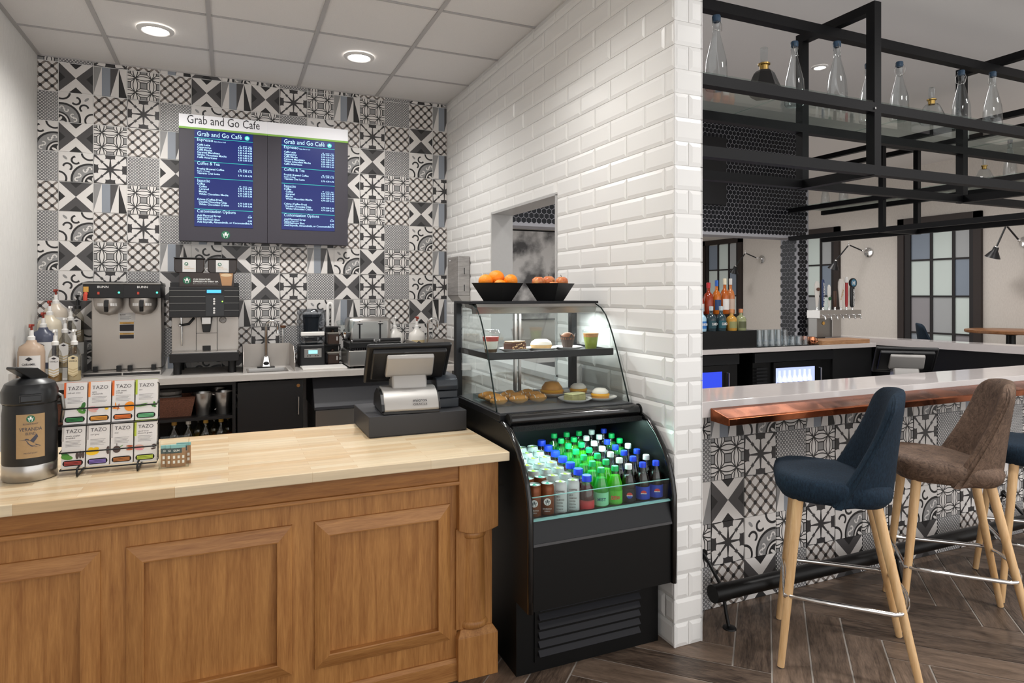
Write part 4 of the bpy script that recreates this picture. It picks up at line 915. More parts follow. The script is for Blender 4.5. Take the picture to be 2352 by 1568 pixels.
for x in (-.09, .11):
    mb = MB(); mb.lathe([(.085,.115),(.085,.07),(.075,.04),(.05,.012),(.012,.004),(0,0)], 28, (x,-.07,.40)); fn = obj('brew_funnel', mb, M_stone, t, smooth=45)
    mb = MB(); mb.prism([(-.15,.105),(-.185,.1),(-.19,.06),(-.178,.025),(-.165,.03),(-.168,.07),(-.15,.085)], x-.012, x+.012, 'x', Matrix.Translation((0,0,.40))); obj('funnel_handle', mb, M_bkpl, fn, bev=.003)
    mb = MB()
    for s in (-1,1):
        for q in range(3): a_ = -PI/2+s*(.3+.16*q); mb.box(-.006,.006,-.0005,.0005,.064,.082, Matrix.Translation((x+.0855*math.cos(a_), -.07+.0855*math.sin(a_), .40)) @ Matrix.Rotation(a_+PI/2, 4, 'Z'))
    obj('funnel_sticker', mb, M_lab, fn, kind='stuff')
obj('notice_label', MB().box(-.045, .055, -.0015, 0, .36, .415), M_lab, t); obj('warning_label', MB().box(-.04, .05, -.0015, 0, .285, .355), M_lab, t); obj('warning_label', MB().box(-.04, .05, -.0015, 0, .235, .28), M_lab, t)
mb = MB(); text(mb, 'BUNN', -.035, .397, .012, y=-.0022, bold=.01)
for q in range(4): mb.quad((-.035,-.0022,.388-q*.006),(.03-.01*(q % 2),-.0022,.388-q*.006),(.03-.01*(q % 2),-.0022,.3865-q*.006),(-.035,-.0022,.3865-q*.006))
for a_, b_ in ((.29,.335), (.239,.265)): mb.box(-.037, .047, -.0024, -.0015, a_, b_)
text(mb, 'WARNING', .005, .341, .009, 'C', y=-.0026); text(mb, 'WARNING', .005, .269, .009, 'C', y=-.0026)
obj('label_print', mb, M_ink, t, kind='stuff')
mb = MB(); mb.box(-.037, .047, -.0022, -.0015, .338, .352); mb.box(-.037, .047, -.0022, -.0015, .267, .278); obj('amber_stripe', mb, M_amber, t, kind='stuff')
tr = obj('drip_tray', MB().box(-.225, .225, -.165, .18, 0, .03), M_steel, t, bev=.003)
mb = MB(); mb.box(-.217, -.004, -.1665, -.165, .008, .024); mb.box(.004, .217, -.1665, -.165, .008, .024); obj('tray_slot', mb, M_bkpl, tr, kind='stuff')
for x in (-.17, -.035, .03, .17): obj('tray_stop', MB().box(x-.014, x+.014, -.06, -.03, .03, .062), M_bkpl, t, bev=.002)
# ------------------------------------------------------------------ espresso machine
t = thing('espresso_machine', 'black and steel espresso machine with two bean hoppers on the back worktop', 'espresso machine', (-.145, 4.86, ZT))
for x in (-.17, .17):
    for y in (.06, .36): mb = MB(); mb.lathe([(0,0),(.026,0),(.024,.06),(.03,.09),(0,.09)], 16, (x,y,0)); obj('foot', mb, M_bkpl, t, smooth=40)
obj('drip_tray', MB().box(-.213, .213, -.02, .42, .085, .145), M_bkpl, t, bev=.004)
obj('tray_grate', MB().box(-.2, .2, 0, .2, .145, .152), M_steel, t)
obj('body', MB().box(-.212, .212, .17, .42, .14, .39), M_stone, t, bev=.003)
obj('front_plate', MB().box(-.06, .072, .16, .172, .15, .385), M_stone, t, bev=.002)
mb = MB(); mb.box(-.061, -.059, .158, .16, .15, .38); mb.box(.072, .074, .158, .16, .15, .38); mb.box(-.06, .072, .158, .16, .268, .271); mb.box(-.02, .032, .157, .16, .15, .182); obj('panel_gap', mb, M_bkpl, t, kind='stuff')
mb = MB(); mb.prism([(-.03,.385),(.045,.385),(.03,.28),(-.015,.28)], .06, .165, 'y'); sp0 = obj('coffee_spout', mb, M_bkpl, t, bev=.004); obj('spout_cover', MB().box(-.022, .036, .05, .061, .335, .385), M_steel, sp0, bev=.003)
mb = MB(); mb.tube([(-.15,.09,.39),(-.145,.09,.3),(-.145,.095,.19)], .006, 10); wd = obj('steam_wand', mb, M_chrome, t, smooth=50); mb = MB(); mb.tube([(-.145,.09,.33),(-.1,.06,.34),(-.07,.08,.378)], .009, 8); obj('wand_grip', mb, M_bkpl, wd, smooth=50); mb = MB(); mb.ball((-.155,.08,.33), .012, n=10, m=6); obj('steam_knob', mb, M_chrome, wd, smooth=True)
mb = MB(); mb.lathe([(0,0),(.02,0),(.021,.006),(0,.007)], 24, M=Matrix.Translation((.11,.17,.36)) @ Matrix.Rotation(PI/2, 4, 'X')); gg = obj('pressure_gauge', mb, M_lab, t, smooth=40)
mb = MB(); mb.lathe([(.02,0),(.024,.004),(.02,.009)], 24, M=Matrix.Translation((.11,.17,.36)) @ Matrix.Rotation(PI/2, 4, 'X')); mb.tube([(.103,.1615,.353),(.118,.1615,.367)], .0015, 6); obj('gauge_ring', mb, M_chrome, gg, smooth=True)
uf = obj('upper_front', MB().box(-.214, .214, -.02, .42, .385, .59), M_bkpl, t, bev=.004)
mb = MB()
for z in (.43, .48, .525, .565): mb.box(-.214, .004, -.0215, -.02, z, z+.002); mb.box(.12, .214, -.0215, -.02, z, z+.002)
obj('trim_line', mb, M_steeld, uf, kind='stuff')
obj('control_panel', MB().box(.006, .118, -.0235, -.02, .395, .535), pm('panel_gloss_black', '#08080a', .15), uf)
obj('status_display', MB().box(.012, .1, -.024, -.02, .55, .57), emis('espresso_display_blue', '#3f9be0', 1.6), uf)
mb = MB()
for q, z in enumerate((.508,.492,.476,.445,.43,.415)): mb.lathe([(0,.002),(.0065,.001),(.007,0)], 12, M=Matrix.Translation((.057,-.0238,z)) @ Matrix.Rotation(PI/2, 4, 'X'))
obj('panel_buttons', mb, M_lab, uf, kind='stuff')
mb = MB(); mb.ball((.108,-.024,.492), .004, n=8, m=5); obj('ready_lamp', mb, emis('lime_led', '#7dff3a', 4), uf)
sg = obj('sign_panel', MB().box(-.155, .18, .02, .03, .592, .685), pm('sign_dark_brown', '#3a3230', .5), t)
mb = MB(); text(mb, 'OUR SIGNATURE', -.072, .637, .014, y=.0195, bold=.025, w=.105); text(mb, 'ESPRESSO IN EVERY SIP.', -.072, .622, .014, y=.0195, bold=.025, w=.155); text(mb, 'Bold, toasty flavor with rich, caramel undertones', -.072, .610, .007, y=.0195, w=.15); obj('lettering', mb, M_lw, sg)
badge(sg, -.11, .635, .025, .0195)
mb = MB(); blob(mb, [(.09,.685),(.175,.685),(.165,.6),(.105,.6)], .0192); obj('cup_picture', mb, pm('latte_tan', '#b58a63', .5), sg); mb = MB(); blob(mb, ell(.132,.672,.036,.011), .019); obj('crema_picture', mb, pm('crema_pale', '#dcc3a0', .5), sg)
obj('top_deck', MB().box(-.212, .212, .03, .42, .59, .62), M_bkpl, t)
M_smoke = pm('bean_hopper_smoke', '#2b211c', .12); M_bean = pm('coffee_beans', '#1c120d', .6, bump=1, vs=90)
for x, (lb1) in ((-.1, 'Espresso Roast'), (.108, 'Decaf Espresso')):
    mb = MB(); poly = [(x-.095,.685),(x-.09,.785),(x+.09,.785),(x+.095,.76),(x+.095,.7),(x+.08,.685)]
    mb.prism([(x-.08,.685),(x-.093,.705),(x-.093,.785),(x+.093,.785),(x+.093,.705),(x+.08,.685)], .1, .3, 'y'); hp = obj('bean_hopper', mb, M_smoke, t, bev=.006)
    obj('hopper_cover', MB().box(x-.096, x+.096, .095, .305, .785, .793), M_bkpl, hp, bev=.002); obj('hopper_neck', MB().box(x-.06, x+.06, .13, .28, .62, .686), M_bkpl, hp)
    obj('hopper_label', MB().box(x-.042, x+.04, .098, .1, .694, .778), M_lab, hp); badge(hp, x-.018, .748, .012, .0975)
    mb = MB(); text(mb, lb1, x-.03, .715, .009, y=.0975, w=.06); text(mb, 'Starbucks', x-.03, .726, .009, y=.0975, w=.035); obj('lettering', mb, M_amber, hp)
# ------------------------------------------------------------------ sauce jugs and syrup bottles on a tiered stand at the left wall
M_riser = pm('clear_riser', '#b9b8b5', .3)
t = thing('bottle_riser', 'tiered stand under the syrup bottles by the left wall', 'stand', (-1.03, 5.0, ZT))
for k in range(3): obj('step', MB().box(-.14, .13, -.02+.115*k, .32, 0 if k == 0 else .075*k-.01, .075*(k+1)-.01), M_riser, t)
M_jug = pm('jug_plastic', '#d9cfc0', .35); M_pumpr = pm('pump_red', '#8f3325', .5); M_pumpw = pm('pump_white', '#e4e2df', .4); M_pumpk = pm('pump_black', '#1a1a1b', .4)
def pump(t, z, m_top, m_st):
    mb = MB(); mb.lathe([(.02,0),(.02,.02),(.012,.026),(.011,.06),(0,.06)], 14, (0,0,z)); p_ = obj('pump_collar', mb, m_st, t, smooth=40)
    mb = MB(); mb.lathe([(.006,.055),(.006,.085)], 8, (0,0,z)); mb.box(-.012, .012, -.012, .012, .083, .096, Matrix.Translation((0,0,z))); mb.tube([(0,0,z+.09),(.0,-.03,z+.092),(0,-.042,z+.08)], .006, 8); obj('pump_head', mb, m_top, p_, smooth=50)
def jug(x, y, z, col, label, lab, txt=None, light=False, sc=1.0, rot=0):
    t = thing('sauce_jug', label, 'pump bottle', (x, y, z), rot, 'pump jugs on the back worktop')
    m_ = pm('jug_'+col, col, .3)
    mb = MB(); mb.lathe([(0,0),(.066,0),(.07,.01),(.07,.19),(.062,.225),(.03,.245),(.024,.262),(0,.262)], 24, sy=.8); obj('jug_body', mb, m_, t, smooth=50)
    mb = MB(); mb.lathe([(.0712,.04),(.0712,.17)], 16, a0=-PI/2-.85, a1=-PI/2+.85, sy=.8); l_ = obj('label', mb, M_lab if lab == 'w' else pm('jug_label_tan', '#c9b48a', .5), t, smooth=True)
    mb = MB(); blob(mb, [(-.02,.15),(0,.162),(.02,.15),(0,.138)], -.0585); 
    if txt: text(mb, txt, 0, .112, .017, 'C', y=-.0585, bold=.02, w=.07)
    for q in range(3): mb.quad((-.02,-.0585,.1-q*.008),(.02,-.0585,.1-q*.008),(.02,-.0585,.0985-q*.008),(-.02,-.0585,.0985-q*.008))
    obj('label_print', mb, M_ink, l_, kind='stuff')
    if txt:
        mb = MB(); mb.add([(-.045,-.0582,.045),(.045,-.0582,.045),(.045,-.0582,.075),(0,-.0582,.06),(-.045,-.0582,.075)], [(0,1,2,3,4)]); obj('label_chevron', mb, M_amber, l_)
    pump(t, .262, M_pumpr if not light else M_pumpw, M_pumpw)
    return t
jug(-1.1, 4.80, ZT, '#b39c88', 'caramel sauce jug with red pump and white label by the left wall', 'w', 'CARAMEL')
jug(-1.09, 5.03, ZT+.066, '#4a4e60', 'dark blue sauce jug with red pump on the lower step of the stand', 'w')
jug(-1.08, 5.145, ZT+.141, '#d8cdb8', 'cream sauce jug with red pump on the middle step of the stand', 'w')
jug(-1.07, 5.262, ZT+.216, '#cfc3b4', 'pale sauce jug with red pump on the top step by the tiles', 'w')
jug(1.235, 5.2, ZT, '#dcd9d4', 'white sauce jug with white pump behind the till', 'w', light=True)
jug(1.415, 5.18, ZT-.02+.02, '#d9d5cf', 'white sauce jug with red pump and tan label behind the till', 't')
M_bclear = thin_glass('syrup_bottle_clear', '#eceae4', .08, .6)
def syrup(x, y, z, label, col, lvl, lab, txt, blk=False):
    t = thing('syrup_bottle', label, 'pump bottle', (x, y, z), 0, 'clear syrup bottles on the back worktop')
    p = [(0,0),(.036,0),(.038,.01),(.038,.15),(.03,.185),(.014,.215),(.014,.24)]
    mb = MB(); mb.lathe(p, 20); obj('bottle', mb, M_bclear, t, smooth=50)
    mb = MB(); mb.lathe([(0,.003),(.035,.003),(.036,.012),(.036,lvl),(0,lvl)], 20); obj('syrup', mb, pm('syrup_'+col, col, .2), t, smooth=50)
    if txt is not None:
        mb = MB(); mb.add([(-.026,-.0385,.15),(0,-.0385,.163),(.026,-.0385,.15),(.026,-.0385,.045),(0,-.0385,.03),(-.026,-.0385,.045)], [tuple(range(5,-1,-1))]); l_ = obj('label', mb, M_lab if lab == 'w' else pm('label_cream', '#d9c9a4', .5), t)
        mb = MB()
        if txt: text(mb, txt, 0, .122, .012, 'C', y=-.039, bold=.02, w=.044)
        blob(mb, [(-.014,.145),(0,.152),(.014,.145),(0,.138)], -.039); obj('label_print', mb, M_ink, l_, kind='stuff')
        mb = MB()
        for q in range(3): z0 = .085-q*.016; mb.add([(-.026,-.0389,z0),(0,-.0389,z0-.012),(.026,-.0389,z0),(.026,-.0389,z0-.007),(0,-.0389,z0-.019),(-.026,-.0389,z0-.007)], [(0,1,4,5),(1,2,3,4)])
        obj('label_chevron', mb, pm('chevron_tan', '#c3b088' if lab == 'w' else '#e3e0da', .5), l_, kind='stuff')
    pump(t, .225, M_pumpk if blk else M_pumpw, M_pumpk if blk else M_pumpw)
syrup(-.985, 4.83, ZT, 'vanilla syrup bottle with white label and white pump beside the caramel jug', '#8a6a35', .05, 'w', 'VANILLA')
syrup(-.885, 4.83, ZT, 'vanilla syrup bottle with cream label next to the coffee brewer', '#c7b58e', .06, 't', 'VANILLA')
syrup(-.975, 5.04, ZT+.066, 'clear syrup bottle with white pump on the lower step of the stand', '#b9a88a', .07, 'w', '')
syrup(-.965, 5.15, ZT+.141, 'clear syrup bottle with white pump on the middle step of the stand', '#a88a66', .05, 'w', '')
syrup(-.945, 5.26, ZT+.216, 'clear syrup bottle with black pump on the top step of the stand', '#b5aa98', .08, 'w', '', True)
# ------------------------------------------------------------------ sinks, taps, splash guards
def sink(x0, x1, y0, y1, label, lt, grp):
    t = thing('inset_sink', label, 'sink', ((x0+x1)/2, (y0+y1)/2, ZT-.04))
    hw, hd = (x1-x0)/2, (y1-y0)/2; mb = MB()
    mb.grid([[(-hw,-hd,.043),(hw,-hd,.043),(hw,hd,.043),(-hw,hd,.043)], [(-hw+.012,-hd+.012,.044),(hw-.012,-hd+.012,.044),(hw-.012,hd-.012,.044),(-hw+.012,hd-.012,.044)], [(-hw+.025,-hd+.025,-.12),(hw-.025,-hd+.025,-.12),(hw-.025,hd-.025,-.12),(-hw+.025,hd-.025,-.12)]], close=True); mb.quad((-hw+.025,-hd+.025,-.12),(hw-.025,-hd+.025,-.12),(hw-.025,hd-.025,-.12),(-hw+.025,hd-.025,-.12))
    obj('basin', mb, M_steel, t)
    t = thing('tap', lt, 'tap', ((x0+x1)/2, y1+.06, ZT), 0, grp)
    mb = MB(); mb.prism([(-.06,-.03),(.06,-.03),(.06,.03),(-.06,.03)], 0, .008, 'z'); obj('deck_plate', mb, M_bkpl, t)
    mb = MB(); mb.frustum((-.03,.03,-.045,.02), (-.018,.018,-.03,.015), .008, .085); obj('tap_base', mb, M_chrome, t, bev=.005, smooth=40)
    mb = MB(); mb.ball((0,-.042,.035), .02, .006, .013, n=14, m=8); obj('sensor_eye', mb, M_bkpl, t, smooth=True)
    pts = [(0,0,.08),(0,0,.30)]+[(.04-.04*math.cos(a_), -.02*math.sin(a_), .30+.045*math.sin(a_)) for a_ in [PI*q/8 for q in range(1,9)]]+[(.082,-.005,.25)]
    mb = MB(); mb.tube(pts, .011, 12); obj('gooseneck', mb, M_chrome, t, smooth=50)
sink(*SK, 'small steel sink set into the worktop beside the espresso machine', 'chrome gooseneck tap at the sink beside the espresso machine', 'gooseneck taps')
sink(*SK2, 'small steel sink at the right end of the worktop behind the till', 'chrome gooseneck tap at the right end behind the till', 'gooseneck taps')
def guard(x0, x1, y0, y1, label):
    t = thing('splash_guard', label, 'splash guard', ((x0+x1)/2, y1, ZT)); hw = (x1-x0)/2
    obj('back_sheet', MB().box(-hw, hw, -.003, 0, 0, .17), M_stone, t)
    for s in (-1, 1):
        mb = MB(); mb.prism([(0,0),(0,.17),(y0-y1+.12,.17),(y0-y1,.06),(y0-y1,0)], s*hw-.0015, s*hw+.0015, 'x'); obj('side_sheet', mb, M_stone, t)
guard(.095, .43, 4.79, 5.225, 'bent steel splash guard around the sink by the espresso machine')
guard(1.335, 1.66, 4.79, 5.225, 'bent steel splash guard around the sink behind the till')
# ------------------------------------------------------------------ topping pan with pump
t = thing('topping_pan', 'small steel topping pan with a brown-topped pump behind the sink', 'pump pan', (.385, 5.28, ZT))
obj('pan', MB().box(-.06, .06, -.04, .035, 0, .13), M_steel, t, bev=.008); obj('pan_lid', MB().box(-.066, .066, -.046, .041, .13, .145), pm('pan_lid_pale', '#d4d4d2', .35), t, bev=.006)
mb = MB(); mb.lathe([(.016,.145),(.016,.16),(.009,.17),(.009,.28),(0,.28)], 12); obj('pump_stem', mb, M_chrome, t, smooth=40); mb = MB(); mb.lathe([(.004,.28),(.02,.285),(.022,.3),(0,.303)], 14); obj('pump_knob', mb, pm('pump_brown', '#6b4630', .5), t, smooth=40)
# ------------------------------------------------------------------ blender with sound cover
t = thing('blender', 'black blender with clear sound cover on the back worktop', 'blender', (.575, 5.12, ZT))
obj('base', MB().box(-.092, .092, -.1, .1, 0, .165), M_bkpl, t, bev=.012, seg=3)
obj('control_plate', MB().box(-.06, .065, -.103, -.099, .07, .135), pm('blender_plate', '#8e8c8a', .35, metal=.5), t, bev=.006); obj('lcd', MB().box(-.03, .035, -.1045, -.102, .098, .125), emis('blender_lcd', '#9fe0ea', 1.0), t)
mb = MB()
for x in (-.035,-.018,.022,.038): mb.box(x-.004,x+.004,-.1045,-.103,.08,.087)
obj('panel_buttons', mb, M_bkpl, t, kind='stuff')
M_cov = thin_glass('blender_cover_smoke', '#c9cdd2', .1, .5)
obj('sound_cover', MB().box(-.095, .095, -.1, .1, .17, .43), M_cov, t, bev=.025, seg=4, smooth=40)
mb = MB(); mb.lathe([(.045,.17),(.06,.36),(.062,.37)], 12); mb.lathe([(0,.37),(.064,.37),(.064,.395),(0,.4)], 12); obj('blender_jar', mb, pm('jar_smoke', '#3b3f45', .2), t)
mb = MB(); mb.box(-.085, .085, -.112, -.1, .232, .262); obj('cover_handle', mb, M_pumpw, t, bev=.006)
# white hose loop behind
t = thing('white_hose', 'white plastic hose looping up behind the blender', 'hose', (.74, 5.3, ZT))
mb = MB(); mb.tube([(-.018,0,0),(-.018,0,.44)]+[(-.018+.018-.018*math.cos(a_), 0, .44+.03*math.sin(a_)) for a_ in [PI*q/6 for q in range(1,6)]]+[(.02,0,.44),(.02,0,0)], .013, 10); obj('hose_tube', mb, M_pumpw, t, smooth=60)
# ------------------------------------------------------------------ two-tier canister stand
t = thing('canister_stand', 'black two-tier stand beside the blender', 'rack', (.738, 5.16, ZT))
obj('back', MB().box(-.052, .052, .05, .056, 0, .29), M_bkpl, t); 
for z in (0, .15, .285): obj('tier', MB().box(-.054, .054, -.06, .056, z, z+.006), M_bkpl, t)
for k, z in enumerate((.007, .157)):
    c_ = thing('canister', ['brown square canister on the lower tier beside the blender', 'brown square canister on the upper tier beside the blender'][k], 'canister', (.738, 5.15, ZT+z), 0, 'canisters on the black stand')
    obj('tub', MB().box(-.043, .043, -.05, .04, 0, .08), pm('canister_brown', '#3a2a22', .3), c_, bev=.006); obj('lid', MB().box(-.047, .047, -.054, .044, .08, .092), pm('canister_lid', '#8d8880', .3), c_, bev=.004)
    mb = MB(); mb.ball((0,0,.1), .014, n=10, m=6); obj('knob', mb, pm('canister_knob', '#4a3a32', .4), c_, smooth=True); obj('tag', MB().box(.022, .03, -.0515, -.05, .03, .06), M_lab, c_)
tag(obj('cutting_board', MB().box(-.155, .155, -.11, .11, 0, .012), pm('white_board', '#d9d5d0', .5), loc=(.64, 4.92, ZT), bev=.003), 'thin white cutting board flat on the back worktop', 'cutting board')
# ------------------------------------------------------------------ sandwich press and toaster
t = thing('sandwich_press', 'steel sandwich press with ribbed plates and black handles behind the till', 'sandwich press', (1.0, 4.93, ZT))
obj('base', MB().box(-.2, .2, -.14, .18, .015, .13), M_steel, t, bev=.006); obj('side_panel', MB().box(-.204, -.199, -.13, .17, .02, .125), M_steeld, t); obj('blue_plate', MB().box(-.06, .06, -.1425, -.14, .03, .1), pm('press_blue_label', '#2c5cc0', .4), t)
for x in (-.1, .1):
    lid_ = obj('press_lid', MB().box(x-.092, x+.092, -.12, .16, .145, .185), M_bkpl, t, bev=.006)
    mb = MB()
    for q in range(14): mb.box(x-.088+q*.0128, x-.082+q*.0128, -.122, -.12, .132, .145)
    obj('plate_ribs', mb, M_bkpl, lid_, kind='stuff')
    mb = MB(); mb.tube([(x-.075,-.165,.205),(x+.075,-.165,.205)], .014, 12); obj('handle_grip', mb, M_bkpl, lid_, smooth=50)
    for s in (-1,1): mb = MB(); mb.tube([(x+s*.078,-.16,.205),(x+s*.078,-.09,.19)], .006, 8); obj('handle_arm', mb, M_chrome, lid_, smooth=50)
for x in (-.17, .17):
    for y in (-.1, .14): mb = MB(); mb.lathe([(0,0),(.014,0),(.014,.016),(0,.016)], 10, (x,y,0)); obj('foot', mb, M_bkpl, t)
t = thing('toaster', 'polished steel four-slot toaster with two levers against the tiles', 'toaster', (1.02, 5.215, ZT))
obj('stand', MB().box(-.15, .15, -.07, .09, 0, .13), M_bkpl, t)
obj('body', MB().box(-.17, .17, -.095, .095, .13, .36), M_steel, t, bev=.035, seg=4, smooth=40)
for x in (-.08, .08):
    obj('lever_slot', MB().box(x-.006, x+.006, -.098, -.094, .17, .33), M_bkpl, t); mb = MB(); mb.tube([(x-.02,-.105,.315),(x+.02,-.105,.315)], .011, 10); obj('lever', mb, M_chrome, t, smooth=50)
    mb = MB(); mb.tube([(x+.045,-.095,.17),(x+.045,-.112,.17)], .014, 14); obj('browning_knob', mb, M_bkpl, t, smooth=50)
# ------------------------------------------------------------------ smoothie shaker stand
t = thing('shaker_stand', 'chrome twin shaker holder between canisters and sandwich press', 'stand', (.83, 5.1, ZT))
mb = MB(); mb.lathe([(0,0),(.03,0),(.03,.01),(.012,.02),(.012,.2),(0,.2)], 14); obj('post', mb, M_bkpl, t, smooth=40)
mb = MB(); mb.lathe([(.02,.2),(.04,.23),(.04,.25),(0,.255)], 16); obj('collar', mb, M_chrome, t, smooth=40)
for s in (-1, 1): mb = MB(); mb.tube([(s*.012,0,.25),(s*.05,0,.34)], [.02,.026], 14); obj('cup', mb, M_clear, t, smooth=50)
# ------------------------------------------------------------------ paper towel dispenser on the partition
t = thing('towel_dispenser', 'wall-mounted brushed steel paper towel dispenser on the subway tiles', 'towel dispenser', (XW, 4.868, 1.43))
M_wavy = wood('wavy_brushed_steel', '#8f8c8a', '#c9c6c4', rough=.3, sc=(1, 1, 9), dens=4, bump=.05); M_wavy.node_tree.nodes['Principled BSDF'].inputs['Metallic'].default_value = .85  # wavy reflections on the steel are put into its colour
obj('cover', MB().box(-.1, -.002, -.131, .131, .05, .355), M_wavy, t, bev=.006)
mb = MB(); mb.prism([(-.1,.05),(-.002,.05),(-.002,.0),(-.06,.0)], -.131, .131, 'y'); obj('outlet', mb, M_steel, t)
mb = MB()
for z in (.085, .215): mb.box(-.052, -.046, -.1325, -.131, z, z+.05)
obj('level_slot', mb, M_bkpl, t, kind='stuff')
mb = MB(); mb.ball((-.101,.06,.325), .009, n=10, m=6); obj('lock', mb, M_chrome, t, smooth=True)
# ------------------------------------------------------------------ things on the open shelves
M_rattan = wood('brown_rattan', '#4a2a1e', '#8a5a44', rough=.7, sc=(40, 40, 60), dens=3, bump=.5)
def basket(x, label):
    t = thing('rattan_basket', label, 'basket', (x, 4.9, .68), 0, 'rattan baskets on the open shelf')
    mb = MB(); mb.frustum((-.1,.1,-.08,.08), (-.125,.125,-.095,.095), 0, .125); mb.f.pop(1); mb.mi.pop(); obj('weave', mb, M_rattan, t, solid=.008)
    mb = MB(); mb.tube([(-.125,-.095,.125),(.125,-.095,.125),(.125,.095,.125),(-.125,.095,.125)], .007, 8, closed=True); obj('rim', mb, M_rattan, t)
    mb = MB()
    for q in range(5): mb.lathe([(.07,.03+q*.028),(.074,.036+q*.028),(.074,.052+q*.028)], 18, (-.03,0,0))
    obj('cup_lids', mb, pm('lid_stack_grey', '#77736f', .5), t, kind='stuff')
basket(-.33, 'brown woven basket of cup lids on the open shelf right of the tea rack')
basket(-.98, 'brown woven basket on the open shelf behind the airpot')
def pitcher(x, y, label):
    t = thing('milk_pitcher', label, 'pitcher', (x, y, .68), 0, 'steel milk pitchers on the open shelf')
    mb = MB(); mb.lathe([(0,0),(.042,0),(.044,.006),(.047,.05),(.0485,.052),(.05,.075),(.0515,.077),(.054,.12),(.06,.15),(.058,.15),(.05,.12),(.04,.01),(0,.008)], 28); obj('jug', mb, M_steel, t, smooth=35)
    mb = MB(); mb.tube([(.055,0,.135),(.085,0,.125),(.09,0,.09),(.082,0,.035),(.07,0,.03)], .0045, 8); obj('handle', mb, M_steel, t, smooth=50)
    mb = MB(); mb.add([(-.058,-.014,.148),(-.058,.014,.148),(-.078,0,.153),(-.056,0,.125)], [(0,1,2),(0,2,3),(1,3,2)]); obj('spout', mb, M_steel, t)
pitcher(-.155, 4.84, 'steel milk pitcher beside the woven basket on the open shelf'); pitcher(-.03, 4.84, 'steel milk pitcher next to the door cabinet on the open shelf'); pitcher(-.07, 5.02, 'steel milk pitcher standing behind the other two on the shelf')
M_bg = thin_glass('syrup_glass', '#e8e6d8', .1, .6)
for k, (x, y, liq, cap) in enumerate(((-.33,4.86,'#7a3a24','#b58a3a'), (-.245,4.86,'#b7a23e','#e2e0da'), (-.14,4.86,'#a58f33','#c9a24a'), (-.045,4.86,'#c9c6b8','#c9a24a'), (.0,4.97,'#8a3f1f','#c9a24a'), (-.19,4.97,'#9a8a3a','#5a5048'), (-.09,4.97,'#6a4a2a','#5a5048'))):
    lab = ['red syrup bottle at the left end of the lower shelf', 'yellow syrup bottle with white cap on the lower shelf', 'olive syrup bottle with gold cap on the lower shelf', 'clear syrup bottle with gold cap on the lower shelf', 'amber syrup bottle nearest the door cabinet on the lower shelf', 'second-row syrup bottle with dark cap behind the yellow one', 'second-row brown syrup bottle behind the olive one'][k]
    t = thing('flavour_syrup_bottle', lab, 'syrup bottle', (x, y, .42), 0, 'syrup bottles on the lower shelf')
    mb = MB(); mb.lathe([(0,0),(.038,0),(.04,.01),(.04,.12),(.034,.15),(.014,.18),(.013,.205)], 18); obj('glass', mb, M_bg, t, smooth=50)
    mb = MB(); mb.lathe([(0,.003),(.037,.003),(.038,.012),(.038,.11),(0,.11)], 18); obj('syrup', mb, pm('shelf_syrup_'+liq, liq, .15), t, smooth=50)
    mb = MB(); mb.lathe([(.016,.2),(.016,.222),(0,.224)], 14); obj('cap', mb, pm('shelf_cap_'+cap, cap, .4), t, smooth=40)
# ------------------------------------------------------------------ bar counter: tiled face, quartz top, copper rail
mb = MB(); mb.box(XE+.002, 5.6, 2.445, 2.62, 0, .925); bar_body = obj('tiled_bar_counter', mb, M_grout)
tag(bar_body, 'bar front clad in black and white printed tiles under the quartz top', 'bar counter')
codes = {0: 'OSAOSAOSAOSAOSAOSA', 1: 'WOFWOFWOFWOFWOFWOFWOF', 2: 'sXLSYLSXLSYLSXLSYL', 3: 'OFAOFAOFAOFAOFAOFAOFA', 4: 'WLXWLYWLYWLXWLYWLX'}
ztops = [1.01, .806, .604, .402, .200, .0]
for r in range(5):
    for i in range(14):
        cx = 2.096+(i-.5)*T; zt = .806-(r-1)*.2015 if r else .806+.2015
        if i == 0: cx = 2.096-T/2
        print_tile(bar_body, codes[r][i], cx, zt-.10075, 2.445, XE+.004, 5, .0, .926)
M_qz = pm('bar_quartz', '#cfc8c6', .07, var=.05, vs=18, spec=.6)
mb = MB(); mb.box(XE+.003, 7.2, 2.36, 2.70, .927, 1.0); tag(obj('quartz_bar_top', mb, M_qz, bev=.002), 'long pale quartz bar top behind the copper rail', 'countertop')
m, nt, b = newmat('swirled_copper'); M_copper = m
tc = nt.nodes.new('ShaderNodeTexCoord'); wv = nt.nodes.new('ShaderNodeTexNoise'); wv.inputs['Scale'].default_value = 4; wv.inputs['Distortion'].default_value = 1.5; wv.inputs['Detail'].default_value = 2; nt.links.new(tc.outputs['Object'], wv.inputs['Vector'])
f_ = mn(mx((Ex(wv.outputs[0])-.5)*3.0+.5, 0.0), 1.0); nt.links.new(mixc(f_, hx('#8a4c32'), hx('#b06a48')), b.inputs['Base Color']); b.inputs['Metallic'].default_value = 1; nt.links.new((f_*.14+.2).k, b.inputs['Roughness'])
mb = MB(); mb.prism([(2.358,.912),(2.358,.970),(2.245,.944),(2.238,.938),(2.238,.910),(2.243,.908)], 2.022, 5.4, 'x'); tag(obj('copper_rail', mb, M_copper, bev=.002), 'sloped swirled copper arm rail along the bar front', 'bar rail')
